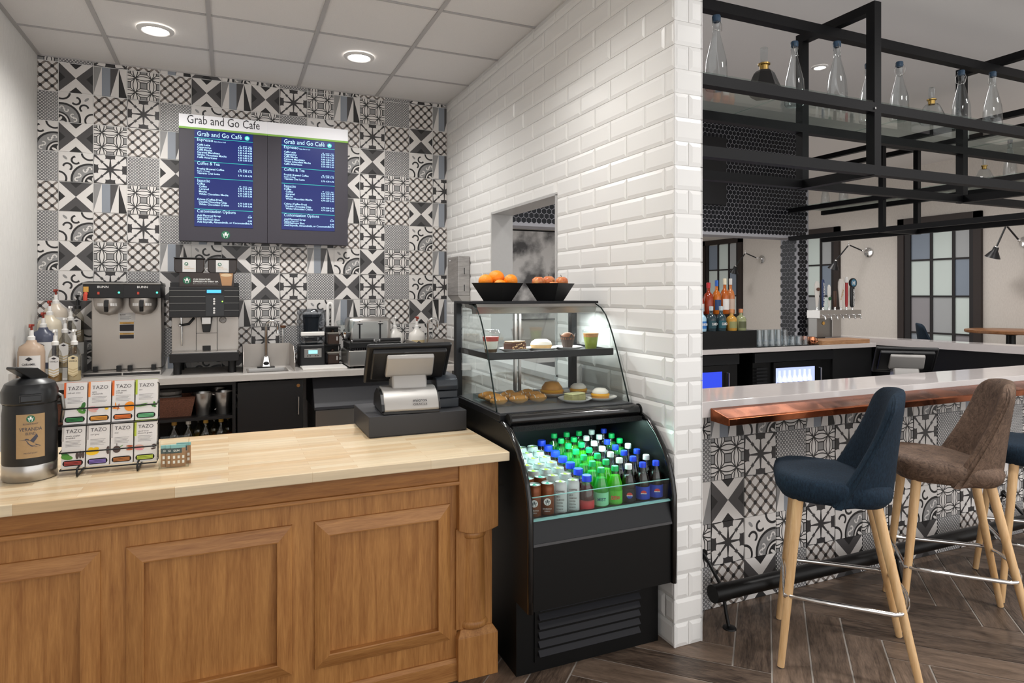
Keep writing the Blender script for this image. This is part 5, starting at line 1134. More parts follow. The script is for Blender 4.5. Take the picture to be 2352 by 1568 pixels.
# foot rail
t = thing('foot_rail', 'thick black tubular foot rail running below the tiled bar front', 'foot rail', (0, 2.30, 0))
mb = MB(); mb.tube([(1.995,0,.15),(5.4,0,.15)], .036, 24); obj('tube', mb, M_blacksat, t, smooth=50)
mb = MB(); mb.tube([(1.985,0,.15),(2.06,0,.15)], .039, 24); obj('end_cap', mb, M_blacksat, t, smooth=50)
for x in (2.05, 3.2, 4.35):
    mb = MB(); mb.tube([(x,0,.115),(x,-.012,.06),(x,-.03,.006)], .008, 10); br_ = obj('bracket', mb, M_blacksat, t, smooth=50)
    mb = MB(); mb.tube([(x,0,.15),(x,.1,.24),(x,.14,.27)], .008, 10); obj('wall_strut', mb, M_blacksat, br_, smooth=50)
    mb = MB(); mb.lathe([(0,0),(.03,0),(.028,.006),(.01,.01),(0,.011)], 18, (x,-.034,0)); obj('foot_disc', mb, M_blacksat, br_, smooth=40)
    mb = MB(); mb.tube([(x,.136,.27),(x,.143,.27)], .022, 16); obj('wall_disc', mb, M_blacksat, br_, smooth=40)
# inner work shelf, right-hand bar leg
mb = MB(); mb.box(2.0, 6.4, 2.62, 3.25, .70, .74); tag(obj('inner_bar_shelf', mb, M_blacksat), 'dark low work shelf behind the quartz bar top', 'shelf')
def shear(y): return 6.58+(5.13-y)*.169
mb = MB(); mb.add([(shear(y)+o_, y, zq) for y in (2.705, 5.58) for o_ in (0, .26) for zq in (.927, 1.0)], [(0,1,3,2),(4,6,7,5),(0,4,5,1),(2,3,7,6),(1,5,7,3),(0,2,6,4)])
tag(obj('quartz_side_top', mb, M_qz), 'pale quartz side counter running back from the bar on the right', 'countertop')
mb = MB(); mb.add([(shear(y)+o_, y, zq) for y in (2.6, 5.58) for o_ in (.06, .2) for zq in (0, .926)], [(0,1,3,2),(4,6,7,5),(0,4,5,1),(2,3,7,6),(1,5,7,3),(0,2,6,4)])
tag(obj('side_bar_body', mb, M_blacksat), 'black panelled body under the quartz side counter', 'bar counter')
# ------------------------------------------------------------------ bar stools
def fabric(name, c1, c2, sc_, rough=.85, leather=False):
    m, nt, b = newmat(name)
    tc = nt.nodes.new('ShaderNodeTexCoord'); n1 = nt.nodes.new('ShaderNodeTexNoise'); n2 = nt.nodes.new('ShaderNodeTexNoise'); mp = nt.nodes.new('ShaderNodeMapping'); mp.inputs['Scale'].default_value = (1,1,.25) if not leather else (1,1,1)
    nt.links.new(tc.outputs['Object'], mp.inputs[0]); nt.links.new(mp.outputs[0], n1.inputs['Vector']); nt.links.new(tc.outputs['Object'], n2.inputs['Vector'])
    n1.inputs['Scale'].default_value = sc_; n1.inputs['Detail'].default_value = 5; n1.inputs['Roughness'].default_value = .8; n2.inputs['Scale'].default_value = 9 if leather else 5
    if leather: n1.inputs['Distortion'].default_value = 2.5
    f = mn(mx((Ex(n1.outputs[0])-.5)*2.6+.5+(Ex(n2.outputs[0])-.5)*(.9 if leather else .3), 0.0), 1.0)
    nt.links.new(mixc(f, hx(c1), hx(c2)), b.inputs['Base Color']); b.inputs['Roughness'].default_value = rough; b.inputs['Specular IOR Level'].default_value = .25
    bp = nt.nodes.new('ShaderNodeBump'); bp.inputs['Strength'].default_value = .25; bp.inputs['Distance'].default_value = .004; nt.links.new(f.k, bp.inputs['Height']); nt.links.new(bp.outputs[0], b.inputs['Normal'])
    return m
M_navy = fabric('navy_weave', '#08121c', '#1e3142', 160); M_lthr = fabric('brown_suede_leather', '#35271f', '#7a6353', 26, .6, True)
M_beech = wood('pale_beech', '#c79a66', '#e3c194', rough=.4, sc=(14, 14, 1.2), dens=2.2, bump=.02)
def se(x): return math.copysign(abs(x)**.62, x)
def stool(mat_, label, loc, rz, group='upholstered stools at the bar'):
    """local +x is the back of the seat"""
    t = thing('bar_stool', label, 'bar stool', loc, rz, group)
    n = 36; rows_ = []
    def ring(cx, rx, ry, z, tilt=0): return [(cx-.036+rx*se(math.cos(2*PI*i/n)), ry*se(math.sin(2*PI*i/n)), z+tilt*(rx*se(math.cos(2*PI*i/n)))) for i in range(n)]
    for cx, rx, ry, z, tl in ((0,.02,.02,.652,0), (.0,.15,.15,.652,0), (.0,.195,.195,.662,-.02), (.0,.216,.213,.69,-.04), (0,.222,.217,.722,-.06), (-.002,.214,.211,.746,-.06), (-.004,.19,.19,.757,-.06), (-.004,.1,.1,.758,-.06), (-.004,.0005,.0005,.757,-.06)): rows_.append(ring(cx, rx, ry, z, tl))
    mb = MB(); mb.grid(rows_, close=True); obj('seat', mb, mat_, t, smooth=True)
    # upholstered back: curved slab rising from the rear of the seat, round shouldered
    cols_ = 21; levels = 18; outer, inner = [], []
    for j in range(levels+1):
        v = j/levels; ro, ri = [], []
        top = max(0, (v-.72)/.28)
        hw = (.222-.022*v)*max(.6, (1-.9*max(0, (v-.84)/.16)**3)**.5); th = (.07*(1-v)**2+.064*(1-.12*v))*(1-.5*top**6)
        for i in range(cols_):
            u = i/(cols_-1)*2-1; us = math.sin(u*PI/2)
            z = .655+.455*v-.012*v*abs(us)**3
            wrap_ = (.15*(1-v)**1.4+.055)*abs(us)**2.4
            xo = .19+.045*v**1.1-wrap_
            e_ = (1-abs(us)**6)**.5
            ro.append((xo, hw*us, z)); ri.append((xo-th*max(.18, e_), hw*us*.965, z))
        outer.append(ro); inner.append(ri)
    mb = MB(); mb.grid(outer); mb.grid([list(reversed(r)) for r in inner])
    No = len(outer[0])*len(outer); W_ = cols_
    def oi(j, i): return j*W_+i
    def ii(j, i): return No+j*W_+(W_-1-i)
    for i in range(W_-1): mb.f += [(oi(levels,i), oi(levels,i+1), ii(levels,i+1), ii(levels,i)), (oi(0,i+1), oi(0,i), ii(0,i), ii(0,i+1))]; mb.mi += [0,0]
    for j in range(levels): mb.f += [(oi(j+1,0), oi(j,0), ii(j,0), ii(j+1,0)), (oi(j,W_-1), oi(j+1,W_-1), ii(j+1,W_-1), ii(j,W_-1))]; mb.mi += [0,0]
    bk = obj('backrest', mb, mat_, t, smooth=True)
    md = bk.modifiers.new('sub', 'SUBSURF'); md.levels = 1; md.render_levels = 1
    for s in (-1, 1):
        for tp, ft in (((-.165,.155),(-.232,.208)), ((.115,.13),(.252,.228))):
            mb = MB(); mb.tube([(tp[0],s*tp[1],.672),(ft[0],s*ft[1],.004)], [.0205,.0135], 16); lg = obj('leg', mb, M_beech, t, smooth=50)
            mb = MB(); mb.lathe([(0,0),(.012,0),(.013,.006),(0,.006)], 12, (ft[0],s*ft[1],0)); obj('glide', mb, M_steeld, lg)
    fx, fy, rx_, ry_, z = -.215, .198, .222, .205, .285
    pts = [(fx,-fy,z),(fx,fy,z)]+[(-.1,fy+.006,z),(rx_-.06,ry_+.012,z)]+[(rx_-.06+.075*math.sin(a_), (ry_+.012)*math.cos(a_), z) for a_ in [PI*q/10 for q in range(1,10)]]+[(rx_-.06,-ry_-.012,z),(-.1,-fy-.006,z)]
    mb = MB(); mb.tube(pts, .009, 10, closed=True); obj('foot_ring', mb, M_chrome, t, smooth=60)
    return t
stool(M_navy, 'navy woven bar stool with beech legs nearest the white tiled pillar', (2.335, 1.93, 0), -PI/4)
stool(M_lthr, 'brown suede leather bar stool between two navy stools', (3.035, 1.92, 0), -PI/4)
stool(M_navy, 'navy woven bar stool at the right edge beyond the brown one', (3.735, 1.91, 0), -PI/4)
stool(M_navy, 'navy stool at the tall table by the far windows', (8.58, 5.62, 0), 2.3, 'stools at the tall tables')
# ------------------------------------------------------------------ hexagon tiled wall with a pass-through
HY, HX1 = 5.6, 6.256
M_hexg = pm('hex_grout', '#a2a2a8', .8); M_hex = pm('black_hex_tile', '#0e1017', .3, spec=.35)
hx0, ox0, ox1, oz0, oz1, th = XE, 2.2, 6.069, .955, 2.14, .24
mb = MB(); mb.box(hx0, HX1, HY, HY+th, oz1, ZB); mb.box(ox1, HX1, HY, HY+th, 0, oz1); mb.box(hx0, ox0, HY, HY+th, 0, oz1); mb.box(ox0, ox1, HY, HY+th, 0, oz0)
wall_hex = struct('wall_hex', mb, M_hexg)
hp = .054; hr = hp/math.sqrt(3)*.93; mb = MB(); j = 0; z = oz1+.02
def hexagon(mb, cx, cz, put):
    ou = [put(cx+hr*math.sin(PI/3*q), 0, cz+hr*math.cos(PI/3*q)) for q in range(6)]; inn_ = [put(cx+hr*.93*math.sin(PI/3*q), .003, cz+hr*.93*math.cos(PI/3*q)) for q in range(6)]
    mb.add(ou+inn_, [(6,7,8,9,10,11)]+[(q,(q+1)%6,6+(q+1)%6,6+q) for q in range(6)])
front = lambda p, q, z_: (p, HY-q, z_)
j = 0; z = .98
while z < ZB-.03:
    x = 2.3+(hp/2 if j % 2 else 0)
    while x < HX1-.02:
        if z > oz1+.02 or x > ox1+.025: hexagon(mb, x, z, front)
        x += hp
    z += hp*.866; j += 1
obj('hex_tile_field', mb, M_hex, wall_hex, kind='stuff')
mb = MB(); j = 0; z = .98; side_ = lambda p, q, z_: (ox1-q, p, z_)
while z < oz1-.02:
    y = HY+.03+(hp/2 if j % 2 else 0)
    while y < HY+th-.02: hexagon(mb, y, z, side_); y += hp
    z += hp*.866; j += 1
obj('hex_tile_field', mb, M_hex, wall_hex, kind='stuff')
mb = MB(); mb.box(hx0, HX1, HY-.012, HY+.0, ZB-.03, ZB); struct('trim_1', mb, pm('pale_trim', '#a5a2a4', .5))
tv = thing('wall_television', 'black flat television on the hexagon tiled wall', 'television', (4.55, HY-.005, 2.46)); obj('panel', MB().box(-.6, .42, -.06, -.01, 0, .73), pm('tv_shell', '#101014', .35), tv, bev=.004); obj('wall_plate', MB().box(-.15, .05, -.012, .002, .3, .5), M_blacksat, tv)
# ------------------------------------------------------------------ back bar
ZK = .955
mb = MB(); mb.box(2.0, 6.55, 4.95, HY-.008, ZK-.045, ZK); tag(obj('back_bar_top', mb, M_qz, bev=.002), 'pale quartz worktop of the back bar below the hexagon wall', 'countertop')
M_bluel = emis('cooler_blue_glow', '#2b45d8', .9); M_coolw = emis('cooler_white_glow', '#b9c6ff', .9)
def cooler(x0, x1, label, door0, door1, mat_):
    t = thing('bar_cooler', label, 'cooler', ((x0+x1)/2, 4.99, 0)); hw = (x1-x0)/2; cx = (x0+x1)/2
    obj('body', MB().box(-hw, hw, .03, .58, 0, .9), M_blacksat, t); obj('header', MB().box(-hw, hw, 0, .035, .8, .895), M_cgrey, t)
    d = obj('door', MB().box(door0-cx-.03, door1-cx+.09, .0, .03, .08, .795), M_blacksat, t); obj('door_glass', MB().box(door0-cx, door1-cx, -.003, .001, .15, .735), mat_, d)
    mb = MB(); mb.tube([(door1-cx+.06,-.004,.72),(door1-cx+.06,-.035,.72),(door1-cx+.06,-.035,.4),(door1-cx+.06,-.004,.4)], .007, 8); obj('handle', mb, M_steel, d, smooth=50)
    mb = MB()
    for q in range(9): mb.box(-hw+.02, -hw+.16, -.004, .0, .45+q*.035, .468+q*.035)
    obj('vent_slats', mb, M_cgrey, t, kind='stuff')
cooler(3.5, 4.64, 'back bar cooler with plain blue-lit door at the left', 4.0, 4.42, M_bluel)
cooler(4.84, 5.94, 'back bar cooler with bottles behind its bright glass door', 5.12, 5.66, M_coolw)
obj_ = thing('cooler_end_panel', 'black end panel of the back bar beside the coolers', 'cabinet', (6.24, 5.0, 0)); obj('panel', MB().box(-.3, .3, 0, .55, 0, .905), M_cabi, obj_)
M_bglow = pm('bottle_pale', '#cfd6ea', .2, emit='#cfd8ff', es=.5)  # the cooler's light on the bottles is put in as a glow
for k in range(7):
    x = 5.16+k*.07; t = thing('beer_bottle', 'small pale bottle behind the lit cooler door, %s from the vent' % ['first','second','third','fourth','fifth','sixth','last'][k], 'bottle', (x, 4.98, .50), 0, 'bottles in the lit bar cooler')
    mb = MB(); mb.lathe([(0,0),(.028,0),(.028,.12),(.012,.16),(.011,.21),(0,.21)], 12); obj('glass', mb, M_bglow, t, smooth=40); mb = MB(); mb.lathe([(.0285,.03),(.0285,.09)], 12); obj('label', mb, pm('beer_label', '#8b96c9', .5), t)
t = thing('bottle_step', 'black display step on the back bar under the spirit bottles', 'stand', (4.3, 5.0, ZK)); obj('lower_step', MB().box(-.7, .575, .0, .14, 0, .175), M_blacksat, t); obj('upper_step', MB().box(-.7, .45, .14, .3, 0, .335), M_blacksat, t)
def spirit(x, y, z, h, r, glass, cap, lab, label, capm=None, sq=False, txt=None):
    t = thing('spirit_bottle', label, 'liquor bottle', (x, y, z), 0, 'spirit bottles on the back bar')
    mb = MB(); mb.lathe([(0,0),(r*.95,0),(r,.01),(r,h*.52),(r*.8,h*.62),(r*.36,h*.7),(r*.33,h*.86)], 18); obj('bottle', mb, pm('spirit_'+glass, glass, .1, spec=.6), t, smooth=50)
    mb = MB(); mb.lathe([(r*.4,h*.82),(r*.42,h*.99),(0,h)], 14); obj('cap', mb, pm('spirit_cap_'+cap, cap, .35), t, smooth=40)
    if lab:
        mb = MB(); mb.lathe([(r*1.01,h*.12),(r*1.01,h*.42)], 14, a0=-PI/2-1.1, a1=-PI/2+1.1); l_ = obj('label', mb, pm('spirit_label_'+lab, lab, .5), t, smooth=True)
        if txt: mb = MB(); text(mb, txt, 0, h*.24, .035, 'C', y=-r*1.03, bold=.02, w=r*1.3); obj('label_print', mb, M_lwht, l_)
spirit(4.22, 5.045, ZK+.175, .235, .045, '#9fc4d8', '#9fb4c0', '#2f6fb5', 'pale blue square-label bottle at the left of the lower step', txt='1800')
spirit(4.335, 5.045, ZK+.175, .245, .05, '#2d3a40', '#b9c4c8', '#24464e', 'dark tequila bottle with pale stopper left of its twin', txt='CABO')
spirit(4.458, 5.045, ZK+.175, .245, .05, '#2d3f45', '#b9c4c8', '#1f5560', 'teal dark tequila bottle with pale stopper right of its twin', txt='CABO')
spirit(4.59, 5.045, ZK+.175, .215, .052, '#b98a3c', '#c98a5a', '#8a8a5a', 'squat gold tequila bottle with round cork stopper')
spirit(4.71, 5.045, ZK+.175, .215, .052, '#8a8f6a', '#d08a62', '#55583c', 'squat green tequila bottle with orange cork at the right end')
spirit(4.45, 5.22, ZK+.335, .32, .05, '#8a2f14', '#b5232b', None, 'amber whiskey bottle with red wax top on the upper step', txt=None)
spirit(4.555, 5.22, ZK+.335, .345, .043, '#b5621d', '#2a5db0', '#24406b', 'amber bottle with blue capsule and navy label on the upper step')
spirit(4.66, 5.22, ZK+.335, .365, .045, '#a8551c', '#d9cfb5', '#dcd8d4', 'amber bottle with cream capsule and white label on the upper step')
spirit(4.755, 5.24, ZK+.335, .365, .042, '#b06a3a', '#c9c6c2', '#b9a494', 'pale rose bottle with silver capsule at the right of the upper step')
spirit(4.34, 5.22, ZK+.335, .25, .045, '#7a2416', '#8a1f22', '#c9c4c0', 'small red liqueur bottle at the left of the upper step')
# glasses on a mat
tag(obj('bar_mat', MB().box(-.42, .42, -.12, .12, 0, .006), M_blacksat, loc=(5.3, 5.1, ZK)), 'black rubber bar mat under the upturned glasses', 'bar mat')
M_tumbler = thin_glass('tumbler_glass', '#e6ecef', .14, .7)
def gl_mesh(r0, r1, h): mb = MB(); mb.lathe([(r0,0),(r1,h),(r1*.96,h),(0,h)], 14); return mesh('glass', mb, M_tumbler, 40)
g_t, g_s = gl_mesh(.04, .03, .165), gl_mesh(.042, .036, .09)
def band(r, h): mb = MB(); mb.lathe([(r,0),(r+.002,.002),(r,.005)], 14); return mesh('rim', mb, M_tumbler, True)
r_t, r_s = band(.04, .1), band(.042, .1)
rowsn = ['front', 'middle', 'back']; ordn = ['first', 'second', 'third', 'fourth', 'fifth', 'sixth', 'seventh', 'eighth']
for r in range(2):
    for k in range(5):
        t = thing('highball_glass', f'tall upturned highball glass, {ordn[k]} from the spirit step in the {rowsn[r]} row', 'glass', (4.935+k*.086, 5.035+r*.09, ZK+.006), 0, 'upturned glasses on the bar mat'); obj('glass', g_t, None, t); obj('rim', r_t, None, t)
    for k in range(3):
        t = thing('rocks_glass', f'short upturned rocks glass, {ordn[k]} after the tall glasses in the {rowsn[r]} row', 'glass', (5.385+k*.09, 5.035+r*.09, ZK+.006), 0, 'upturned glasses on the bar mat'); obj('glass', g_s, None, t); obj('rim', r_s, None, t)
M_cu = pm('polished_copper', '#d58a66', .12, metal=1)
for k, (x, y) in enumerate(((5.66,5.03), (5.67,5.14))):
    t = thing('copper_mug', ['polished copper mug at the front beside the cutting board', 'polished copper mug behind the other by the board'][k], 'mug', (x, y, ZK+.006), -.4, 'copper mugs on the bar mat')
    mb = MB(); mb.lathe([(0,0),(.03,0),(.042,.02),(.044,.05),(.038,.08),(.036,.08),(.04,.05),(0,.01)], 20); obj('cup', mb, M_cu, t, smooth=50); mb = MB(); mb.tube([(.042,0,.065),(.065,0,.06),(.066,0,.03),(.044,0,.02)], .004, 8); obj('handle', mb, M_cu, t, smooth=50)
t = tag(obj('chopping_board', MB().box(-.36, .36, -.14, .14, 0, .045), wood('bar_board_wood', '#8a5f40', '#c79a70', rough=.5, sc=(1.5,12,12), dens=3), loc=(6.1, 5.1, ZK), bev=.003), 'thick wooden chopping board on the back bar below the beer taps', 'chopping board')
# beer tower
t = thing('beer_tower', 'stainless beer tower with a box head on the back bar', 'beer tap', (6.43, 5.42, 1.0))
obj('column', MB().box(-.07, .07, -.06, .06, 0, .215), M_steel, t, bev=.003); obj('side_column', MB().box(-.29, -.07, -.04, .08, 0, .215), M_steeld, t, bev=.003); obj('head', MB().box(-.30, .37, -.09, .09, .215, .31), M_steel, t, bev=.003)
mb = MB(); mb.tube([(-.19,-.042,.16),(-.19,-.046,.16)], .02, 18); obj('badge', mb, M_amber, t)
for k in range(7): mb = MB(); mb.tube([(-.265+k*.095,-.09,.255),(-.265+k*.095,-.13,.245),(-.265+k*.095,-.14,.205)], .009, 8); obj('faucet', mb, M_chrome, t, smooth=50)
H_ = [('white tap handle with a brown badge next to the hexagon wall', '#d6d2cc', 'paddle', None), ('slim navy tap handle lettered vertically', '#2b3c66', 'slim', 'BUD LIGHT'), ('white knobbed tap handle with a green badge', '#dcdad5', 'knob', None), ('short brown tap handle', '#4a2f22', 'short', None), ('broad white tap handle with gold script', '#dcd6d0', 'wide', None), ('red tap handle with a white top', '#a3242a', 'slim', None), ('black tap handle with a round H sign on top', '#14181a', 'round', 'HINTERLAND')]
for k, (lab, col, kind, txt) in enumerate(H_):
    m_ = pm('tap_'+col, col, .35)
    hh = {'paddle': .33, 'slim': .35, 'knob': .29, 'short': .22, 'wide': .36, 'round': .27}[kind]; wq = {'paddle': .038, 'slim': .022, 'knob': .026, 'short': .024, 'wide': .042, 'round': .036}[kind]
    mb = MB(); n_ = 12; prf = [(wq*.45,.03),(wq*.6,hh*.3),(wq,hh*.7),(wq*.95,hh*.9),(wq*.5,hh),(0,hh)] if kind in ('paddle','wide','knob') else [(wq*.7,.03),(wq,hh*.2),(wq,hh*.95),(wq*.8,hh),(0,hh)]
    mb.lathe(prf, 14, sy=.45); hb = obj('tap_handle', mb, m_, t, smooth=50, label=lab, loc=(-.265+k*.095, -.02, .31))
    mb = MB(); mb.lathe([(0,0),(.012,0),(.012,.03),(.008,.035),(0,.036)], 12); obj('ferrule', mb, M_chrome, hb, smooth=40)
    if kind == 'round':
        mb = MB(); mb.lathe([(0,-.012),(.055,-.012),(.058,0),(.055,.012),(0,.012)], 24, M=Matrix.Translation((.01,0,hh+.045)) @ Matrix.Rotation(PI/2, 4, 'X')); obj('round_sign', mb, pm('sign_black', '#10151a', .3), hb, smooth=40)
        mb = MB(); mb.lathe([(0,.0125),(.043,.0125)], 24, M=Matrix.Translation((.01,0,hh+.045)) @ Matrix.Rotation(PI/2, 4, 'X')); obj('sign_face', mb, pm('sign_blue', '#2b6f8f', .4), hb); mb = MB(); text(mb, 'H', .01, hh+.022, .065, 'C', y=-.014, bold=.03); obj('sign_letter', mb, M_lwht, hb)
    if txt:
        mb = MB(); s_ = 1 if kind == 'slim' else -1
        text(mb, txt, 0, -.008, .036 if kind == 'slim' else .04, 'C', y=-.02, bold=.02, w=hh*.75, M=Matrix.Translation((0,0,hh*.52)) @ Matrix.Rotation(-s_*PI/2, 4, 'Y')); obj('lettering', mb, M_lwht, hb)
    if kind == 'slim' and not txt: mb = MB(); mb.lathe([(.02,hh*.9),(.028,hh*.93),(.02,hh*1.08),(0,hh*1.1)], 12, sy=.6); obj('white_top', mb, M_lwht, hb, smooth=40)
    if kind == 'paddle': mb = MB(); blob(mb, ell(0,hh*.72,.03,.02), -.019); obj('badge', mb, pm('badge_brown', '#5a3a2c', .5), hb)
    if kind == 'knob': mb = MB(); blob(mb, ell(0,hh*.45,.024,.02), -.0135); obj('badge', mb, pm('badge_green', '#1f5a34', .5), hb)
    if kind == 'wide': mb = MB(); text(mb, 'Lager', 0, -.01, .04, 'C', y=-.021, w=.13, M=Matrix.Translation((0,0,hh*.5)) @ Matrix.Rotation(-PI/2.6, 4, 'Y')); obj('lettering', mb, pm('badge_gold', '#b58a3a', .5), hb)
# bar till
t = thing('bar_till', 'black and silver till screen seen from behind inside the bar', 'till', (4.27, 3.02, .74), -.7)
obj('foot', MB().box(-.14, .14, -.1, .12, 0, .1), M_tillg, t, bev=.01); till_screen(t)
for ch in t.children:
    if ch.name.split('.')[0] in ('stand_neck', 'screen_shell'): ch.location.z += .09
# ------------------------------------------------------------------ overhead steel shelf frames
tb = .049
def bar_tube(parent, a, b, name):
    """square tube between two corner points (min x,y,z)-(max)"""
    obj(name, MB().box(a[0], b[0], a[1], b[1], a[2], b[2]), M_black, parent)
t = thing('overhead_shelf', 'black steel overhead shelf frame hung above the front bar', 'shelf frame', (0, 0, 0))
Y0, Y1, Zb, Zt, Zs = 2.315, 2.773, 2.105, 3.005, 2.43
for x in (3.1, 4.56):
    for y in (Y0, Y1): bar_tube(t, (x-tb, y, Zb), (x, y+tb, Zt), 'post')
    bar_tube(t, (x-tb, Y0+tb, Zt-tb), (x, Y1, Zt), 'cross_beam'); bar_tube(t, (x-tb, Y0+tb, Zb), (x, Y1, Zb+tb), 'cross_beam')
for xa, xb in ((XE+.004, 3.1-tb), (3.1, 4.56-tb), (4.56, 5.93)):
    for y in (Y0, Y1):
        bar_tube(t, (xa, y, Zs), (xb, y+tb, Zs+tb), 'shelf_beam'); bar_tube(t, (xa, y, Zb+.003), (xb, y+tb, Zb+.003+tb), 'lower_beam')
bar_tube(t, (XE+.004, 2.55, 2.9), (5.86, 2.60, 2.953), 'top_beam')
M_shg = thin_glass('green_edged_glass', '#f0f7f5', .05, .35)
for xa, xb in ((XE+.01, 2.55), (2.555, 3.5), (3.505, 4.6), (4.605, 5.86)): obj('glass_shelf', MB().box(xa, xb, Y0+.004, Y1+tb-.004, Zs+tb, Zs+tb+.009), M_shg, t)
for x in (3.0,): mb = MB(); mb.tube([(3.05,2.312,2.448),(3.05,2.308,2.448)], .006, 8); obj('bolt', mb, M_chrome, t)
t = thing('overhead_side_shelf', 'black steel overhead shelf frame running back above the side counter', 'shelf frame', (0, 0, 0))
X0, X1 = 5.93, 6.45
for y in (3.0, 4.46):
    for x in (X0, X1): bar_tube(t, (x, y-tb, Zb), (x+tb, y, Zt), 'post')
    bar_tube(t, (X0+tb, y-tb, Zt-tb), (X1, y, Zt), 'cross_beam'); bar_tube(t, (X0+tb, y-tb, Zb), (X1, y, Zb+tb), 'cross_beam')
for ya, yb in ((2.85, 3.0-tb), (3.0, 4.46-tb), (4.46, 5.594)):
    for x in (X0, X1):
        for zz_ in (Zs, Zb+.003, Zt-tb): bar_tube(t, (x, ya, zz_), (x+tb, yb, zz_+tb), 'shelf_beam')
for ya, yb in ((2.85, 3.95), (3.955, 5.58)): obj('glass_shelf', MB().box(X0+.004, X1+tb-.004, ya, yb, Zs+tb, Zs+tb+.009), M_shg, t)
# bottles and decanters on the shelves
M_bot = thin_glass('clear_bottle_glass', '#f2f5f6', .07, .8); M_bcap = pm('swing_cap_blue', '#2b4258', .4); M_gold = pm('gold_collar', '#b89a5a', .25, metal=1); M_dkg = pm('black_glass', '#0b0b0d', .1, spec=.6)
p = [(0,.002),(.045,0),(.05,.01),(.05,.06),(.046,.13),(.03,.2),(.018,.25),(.0155,.29),(.018,.295),(.018,.31)]
mb = MB(); mb.lathe(p, 22); me_b = mesh('bottle', mb, M_bot, 60)
mb = MB(); mb.lathe([(.012,.308),(.019,.312),(.02,.335),(.017,.34),(0,.34)], 16); me_c = mesh('swing_cap', mb, M_bcap, 50)
mb = MB(); mb.tube([(-.019,0,.325),(-.028,-.004,.3),(-.024,-.01,.27),(0,-.02,.262),(.024,-.01,.27),(.028,-.004,.3),(.019,0,.325)], .0014, 6); me_w = mesh('wire_bail', mb, M_steel, True)
zsh = Zs+tb+.009
for k, (x, y, z, sc_) in enumerate(((2.18,2.5,zsh,1.06), (2.747,2.55,zsh,1), (2.954,2.46,zsh,1), (3.40,2.62,zsh,1), (3.54,2.53,zsh,1), (4.016,2.48,zsh,1), (4.215,2.42,zsh,1), (6.2,3.42,zsh,1), (6.25,5.36,zsh,.95), (6.2,5.08,zsh,.95))):
    lab = ['blue-capped swing-top bottle nearest the white tiled pillar on the overhead shelf', 'blue-capped swing-top bottle just right of the black decanter', 'blue-capped swing-top bottle left of the tall front post', 'swing-top bottle half hidden behind the tall front post', 'swing-top bottle between the front post and the clear decanter', 'swing-top bottle just right of the clear decanter', 'swing-top bottle at the right edge of the front overhead shelf', 'swing-top bottle beside the small decanter on the side shelf', 'farthest swing-top bottle on the side shelf by the hexagon wall', 'swing-top bottle second farthest on the side shelf'][k]
    t = thing('swing_top_bottle', lab, 'bottle', (x, y, z), k*.5, 'clear swing-top bottles on the overhead shelves'); t.scale = (sc_,)*3
    obj('bottle', me_b, None, t); obj('swing_cap', me_c, None, t); obj('wire_bail', me_w, None, t)
def decanter(x, y, m_, label, sc_=1.0):
    t = thing('decanter', label, 'decanter', (x, y, zsh), .4, 'decanters on the overhead shelves'); t.scale = (sc_,)*3
    mb = MB(); mb.lathe([(0,0),(.062,0),(.085,.03),(.082,.045),(.05,.12),(.04,.132),(.02,.136)], 6 if m_ is M_dkg else 20); obj('body', mb, m_, t)
    mb = MB(); mb.lathe([(.022,.134),(.022,.16),(.03,.163),(.03,.17),(.022,.173)], 18); obj('gold_collar', mb, M_gold, t, smooth=40)
    mb = MB(); mb.lathe([(.012,.17),(.018,.18),(.02,.245),(.017,.25),(0,.25)], 8); obj('stopper', mb, M_bot, t)
decanter(2.486, 2.5, M_dkg, 'faceted black decanter with gold collar on the overhead shelf'); decanter(3.777, 2.5, M_bot, 'clear round decanter with gold collar on the overhead shelf', .85); decanter(6.15, 3.6, M_bot, 'small clear decanter on the side shelf at the right', .85)
# ------------------------------------------------------------------ far wall: windows, swing lamps, tall table, picture
M_wfr = pm('dark_bronze_frame', '#191516', .5); M_wfr2 = pm('dark_brown_trim', '#2a211e', .5)
PANES = [pm('frosted_pane_%d' % i, c_, .25, emit=c_, es=.06) for i, c_ in enumerate(('#858285', '#bcc6c2', '#757f8c', '#97999a', '#7f868e'))]  # tints and faint glow stand in for light reflected in the panes
for n_, (ya, yb) in enumerate(((5.577, 6.788), (7.838, 9.05), (10.11, 11.3))):
    mb = MB(); zb, zt = .72, 2.64; x = XF
    for y0, y1, z0, z1 in ((ya,ya+.1,zb,zt), (yb-.1,yb,zb,zt), (ya,yb,zt-.1,zt), (ya,yb,zb,zb+.08)): mb.box(x-.05, x-.001, y0, y1, z0, z1)
    wn = struct('window_%d' % (n_+1), mb, M_wfr2)
    mb = MB(); 
    for y0, y1, z0, z1 in ((ya+.1,ya+.16,zb,zt-.1), (yb-.2,yb-.1,zb,zt-.1)): mb.box(x-.035, x-.001, y0, y1, z0, z1)
    obj('sash_stile', mb, M_wfr, wn, kind='structure')
    ys = [ya+.16, ya+.38, ya+.70, yb-.2]; zs_ = [zb+.08, .92, 1.46, 2.0, zt-.1]
    for yy in ys[1:3]: obj('muntin', MB().box(x-.03, x-.001, yy-.02, yy+.02, zb+.08, zt-.1), M_wfr, wn)
    for zz_ in zs_[1:4]: obj('muntin', MB().box(x-.028, x-.001, ya+.16, yb-.2, zz_-.013, zz_+.013), M_wfr, wn)
    for i in range(3):
        for j in range(4): obj('pane', MB().box(x-.014, x-.002, ys[i]+(.02 if i else 0), ys[i+1]-(.02 if i < 2 else 0), zs_[j]+.013, zs_[j+1]-.013), PANES[(i*2+j+(i == 1)) % 5 if i != 1 else (1 if j != 1 else 3)], wn)
M_lampb = pm('lamp_black', '#17171a', .4)
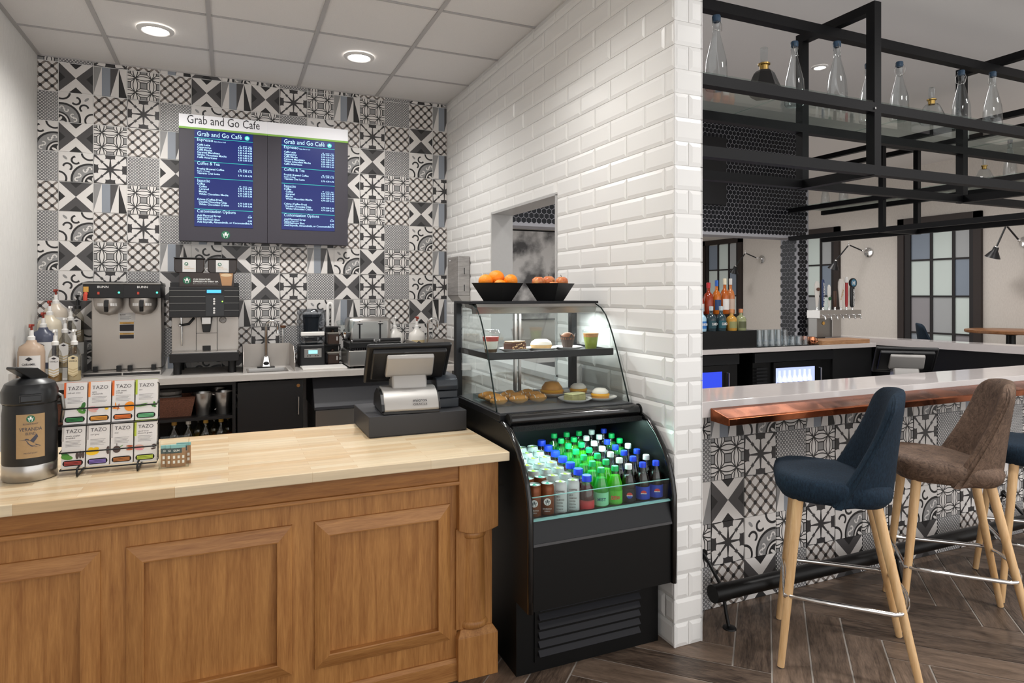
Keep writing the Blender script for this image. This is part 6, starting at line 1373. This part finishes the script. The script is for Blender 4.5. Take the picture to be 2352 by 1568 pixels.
for k, y in enumerate((5.05, 7.31, 9.6)):
    t = thing('swing_arm_lamp', ['black swing-arm wall lamp at the right edge by the tall table', 'black swing-arm wall lamp above the beer taps', 'black swing-arm wall lamp seen through the hexagon wall opening'][k], 'wall lamp', (XF, y, 2.17), 0, 'swing-arm wall lamps')
    mb = MB(); mb.lathe([(0,0),(.075,0),(.075,.02),(.03,.03),(0,.03)], 24, M=Matrix.Rotation(-PI/2, 4, 'Y')); obj('wall_disc', mb, M_chrome, t, smooth=40)
    e1, e2, e3 = (-.1,.03,.02), (-.3,.13 if k else .07,.12 if k else .21), (-.4,.29 if k else .13,-.13 if k else -.07)
    mb = MB(); mb.tube([(-.02,0,0),e1], .012, 8); mb.ball(e1, .022, n=10, m=6); mb.ball(e2, .022, n=10, m=6); mb.ball(e3, .02, n=10, m=6); mb.tube([e2,(e2[0],e2[1]+.01,e2[2]+.05)], .006, 6); obj('joints', mb, M_chrome, t, smooth=60)
    mb = MB(); mb.tube([e1,e2], .011, 8); obj('lower_arm', mb, M_lampb, t, smooth=50); mb = MB(); mb.tube([e2,e3], .011, 8); obj('upper_arm', mb, M_lampb, t, smooth=50)
    Mh = Matrix.Translation(e3) @ Matrix.Rotation(.35, 4, 'X')
    mb = MB(); mb.lathe([(0,0),(.03,0),(.035,-.05),(.05,-.07),(.09,-.14)], 24, M=Mh); obj('shade', mb, M_lampb, t, smooth=40); mb = MB(); mb.lathe([(0,-.09),(.03,-.085),(.04,-.07)], 12, M=Mh); obj('bulb', mb, emis('lamp_bulb', '#fff3dc', 3), t, smooth=True)
t = thing('tall_table', 'round-edged brown wood tall table on a black post by the far windows', 'table', (8.9, 4.9, 0))
mb = MB(); mb.lathe([(0,1.01),(.47,1.01),(.48,1.02),(.48,1.045),(.47,1.05),(0,1.05)], 40); obj('top', mb, wood('table_walnut', '#6a4326', '#9a6b45', rough=.35, sc=(1,10,10), dens=3), t, smooth=35); mb = MB(); mb.lathe([(.0,0),(.25,0),(.25,.015),(.06,.03),(.05,.98),(.14,1.01)], 24); obj('post', mb, M_blacksat, t, smooth=40)
# picture: plain grey blotches, seen through the serving hatch
m, nt, b = newmat('grey_mottled_print'); tc = nt.nodes.new('ShaderNodeTexCoord'); nz = nt.nodes.new('ShaderNodeTexNoise'); nz.inputs['Scale'].default_value = 1.9; nz.inputs['Detail'].default_value = 5; nt.links.new(tc.outputs['Object'], nz.inputs['Vector'])
f_ = mn(mx((Ex(nz.outputs[0])-.5)*6.0+.5, 0.0), 1.0); nt.links.new(mixc(f_, hx('#5a5a5c'), hx('#e2e1e0')), b.inputs['Base Color']); b.inputs['Roughness'].default_value = .6
t = thing('wall_picture', 'large mottled grey picture seen through the serving hatch', 'picture', (5.6, 11.79, 1.0)); obj('canvas', MB().box(-1.2, 1.2, -.03, 0, 0, 1.75), m, t); mb = MB(); mb.box(-1.23, 1.23, -.025, .0, -.03, 0); mb.box(-1.23, 1.23, -.025, 0, 1.75, 1.78); obj('frame', mb, M_blacksat, t)
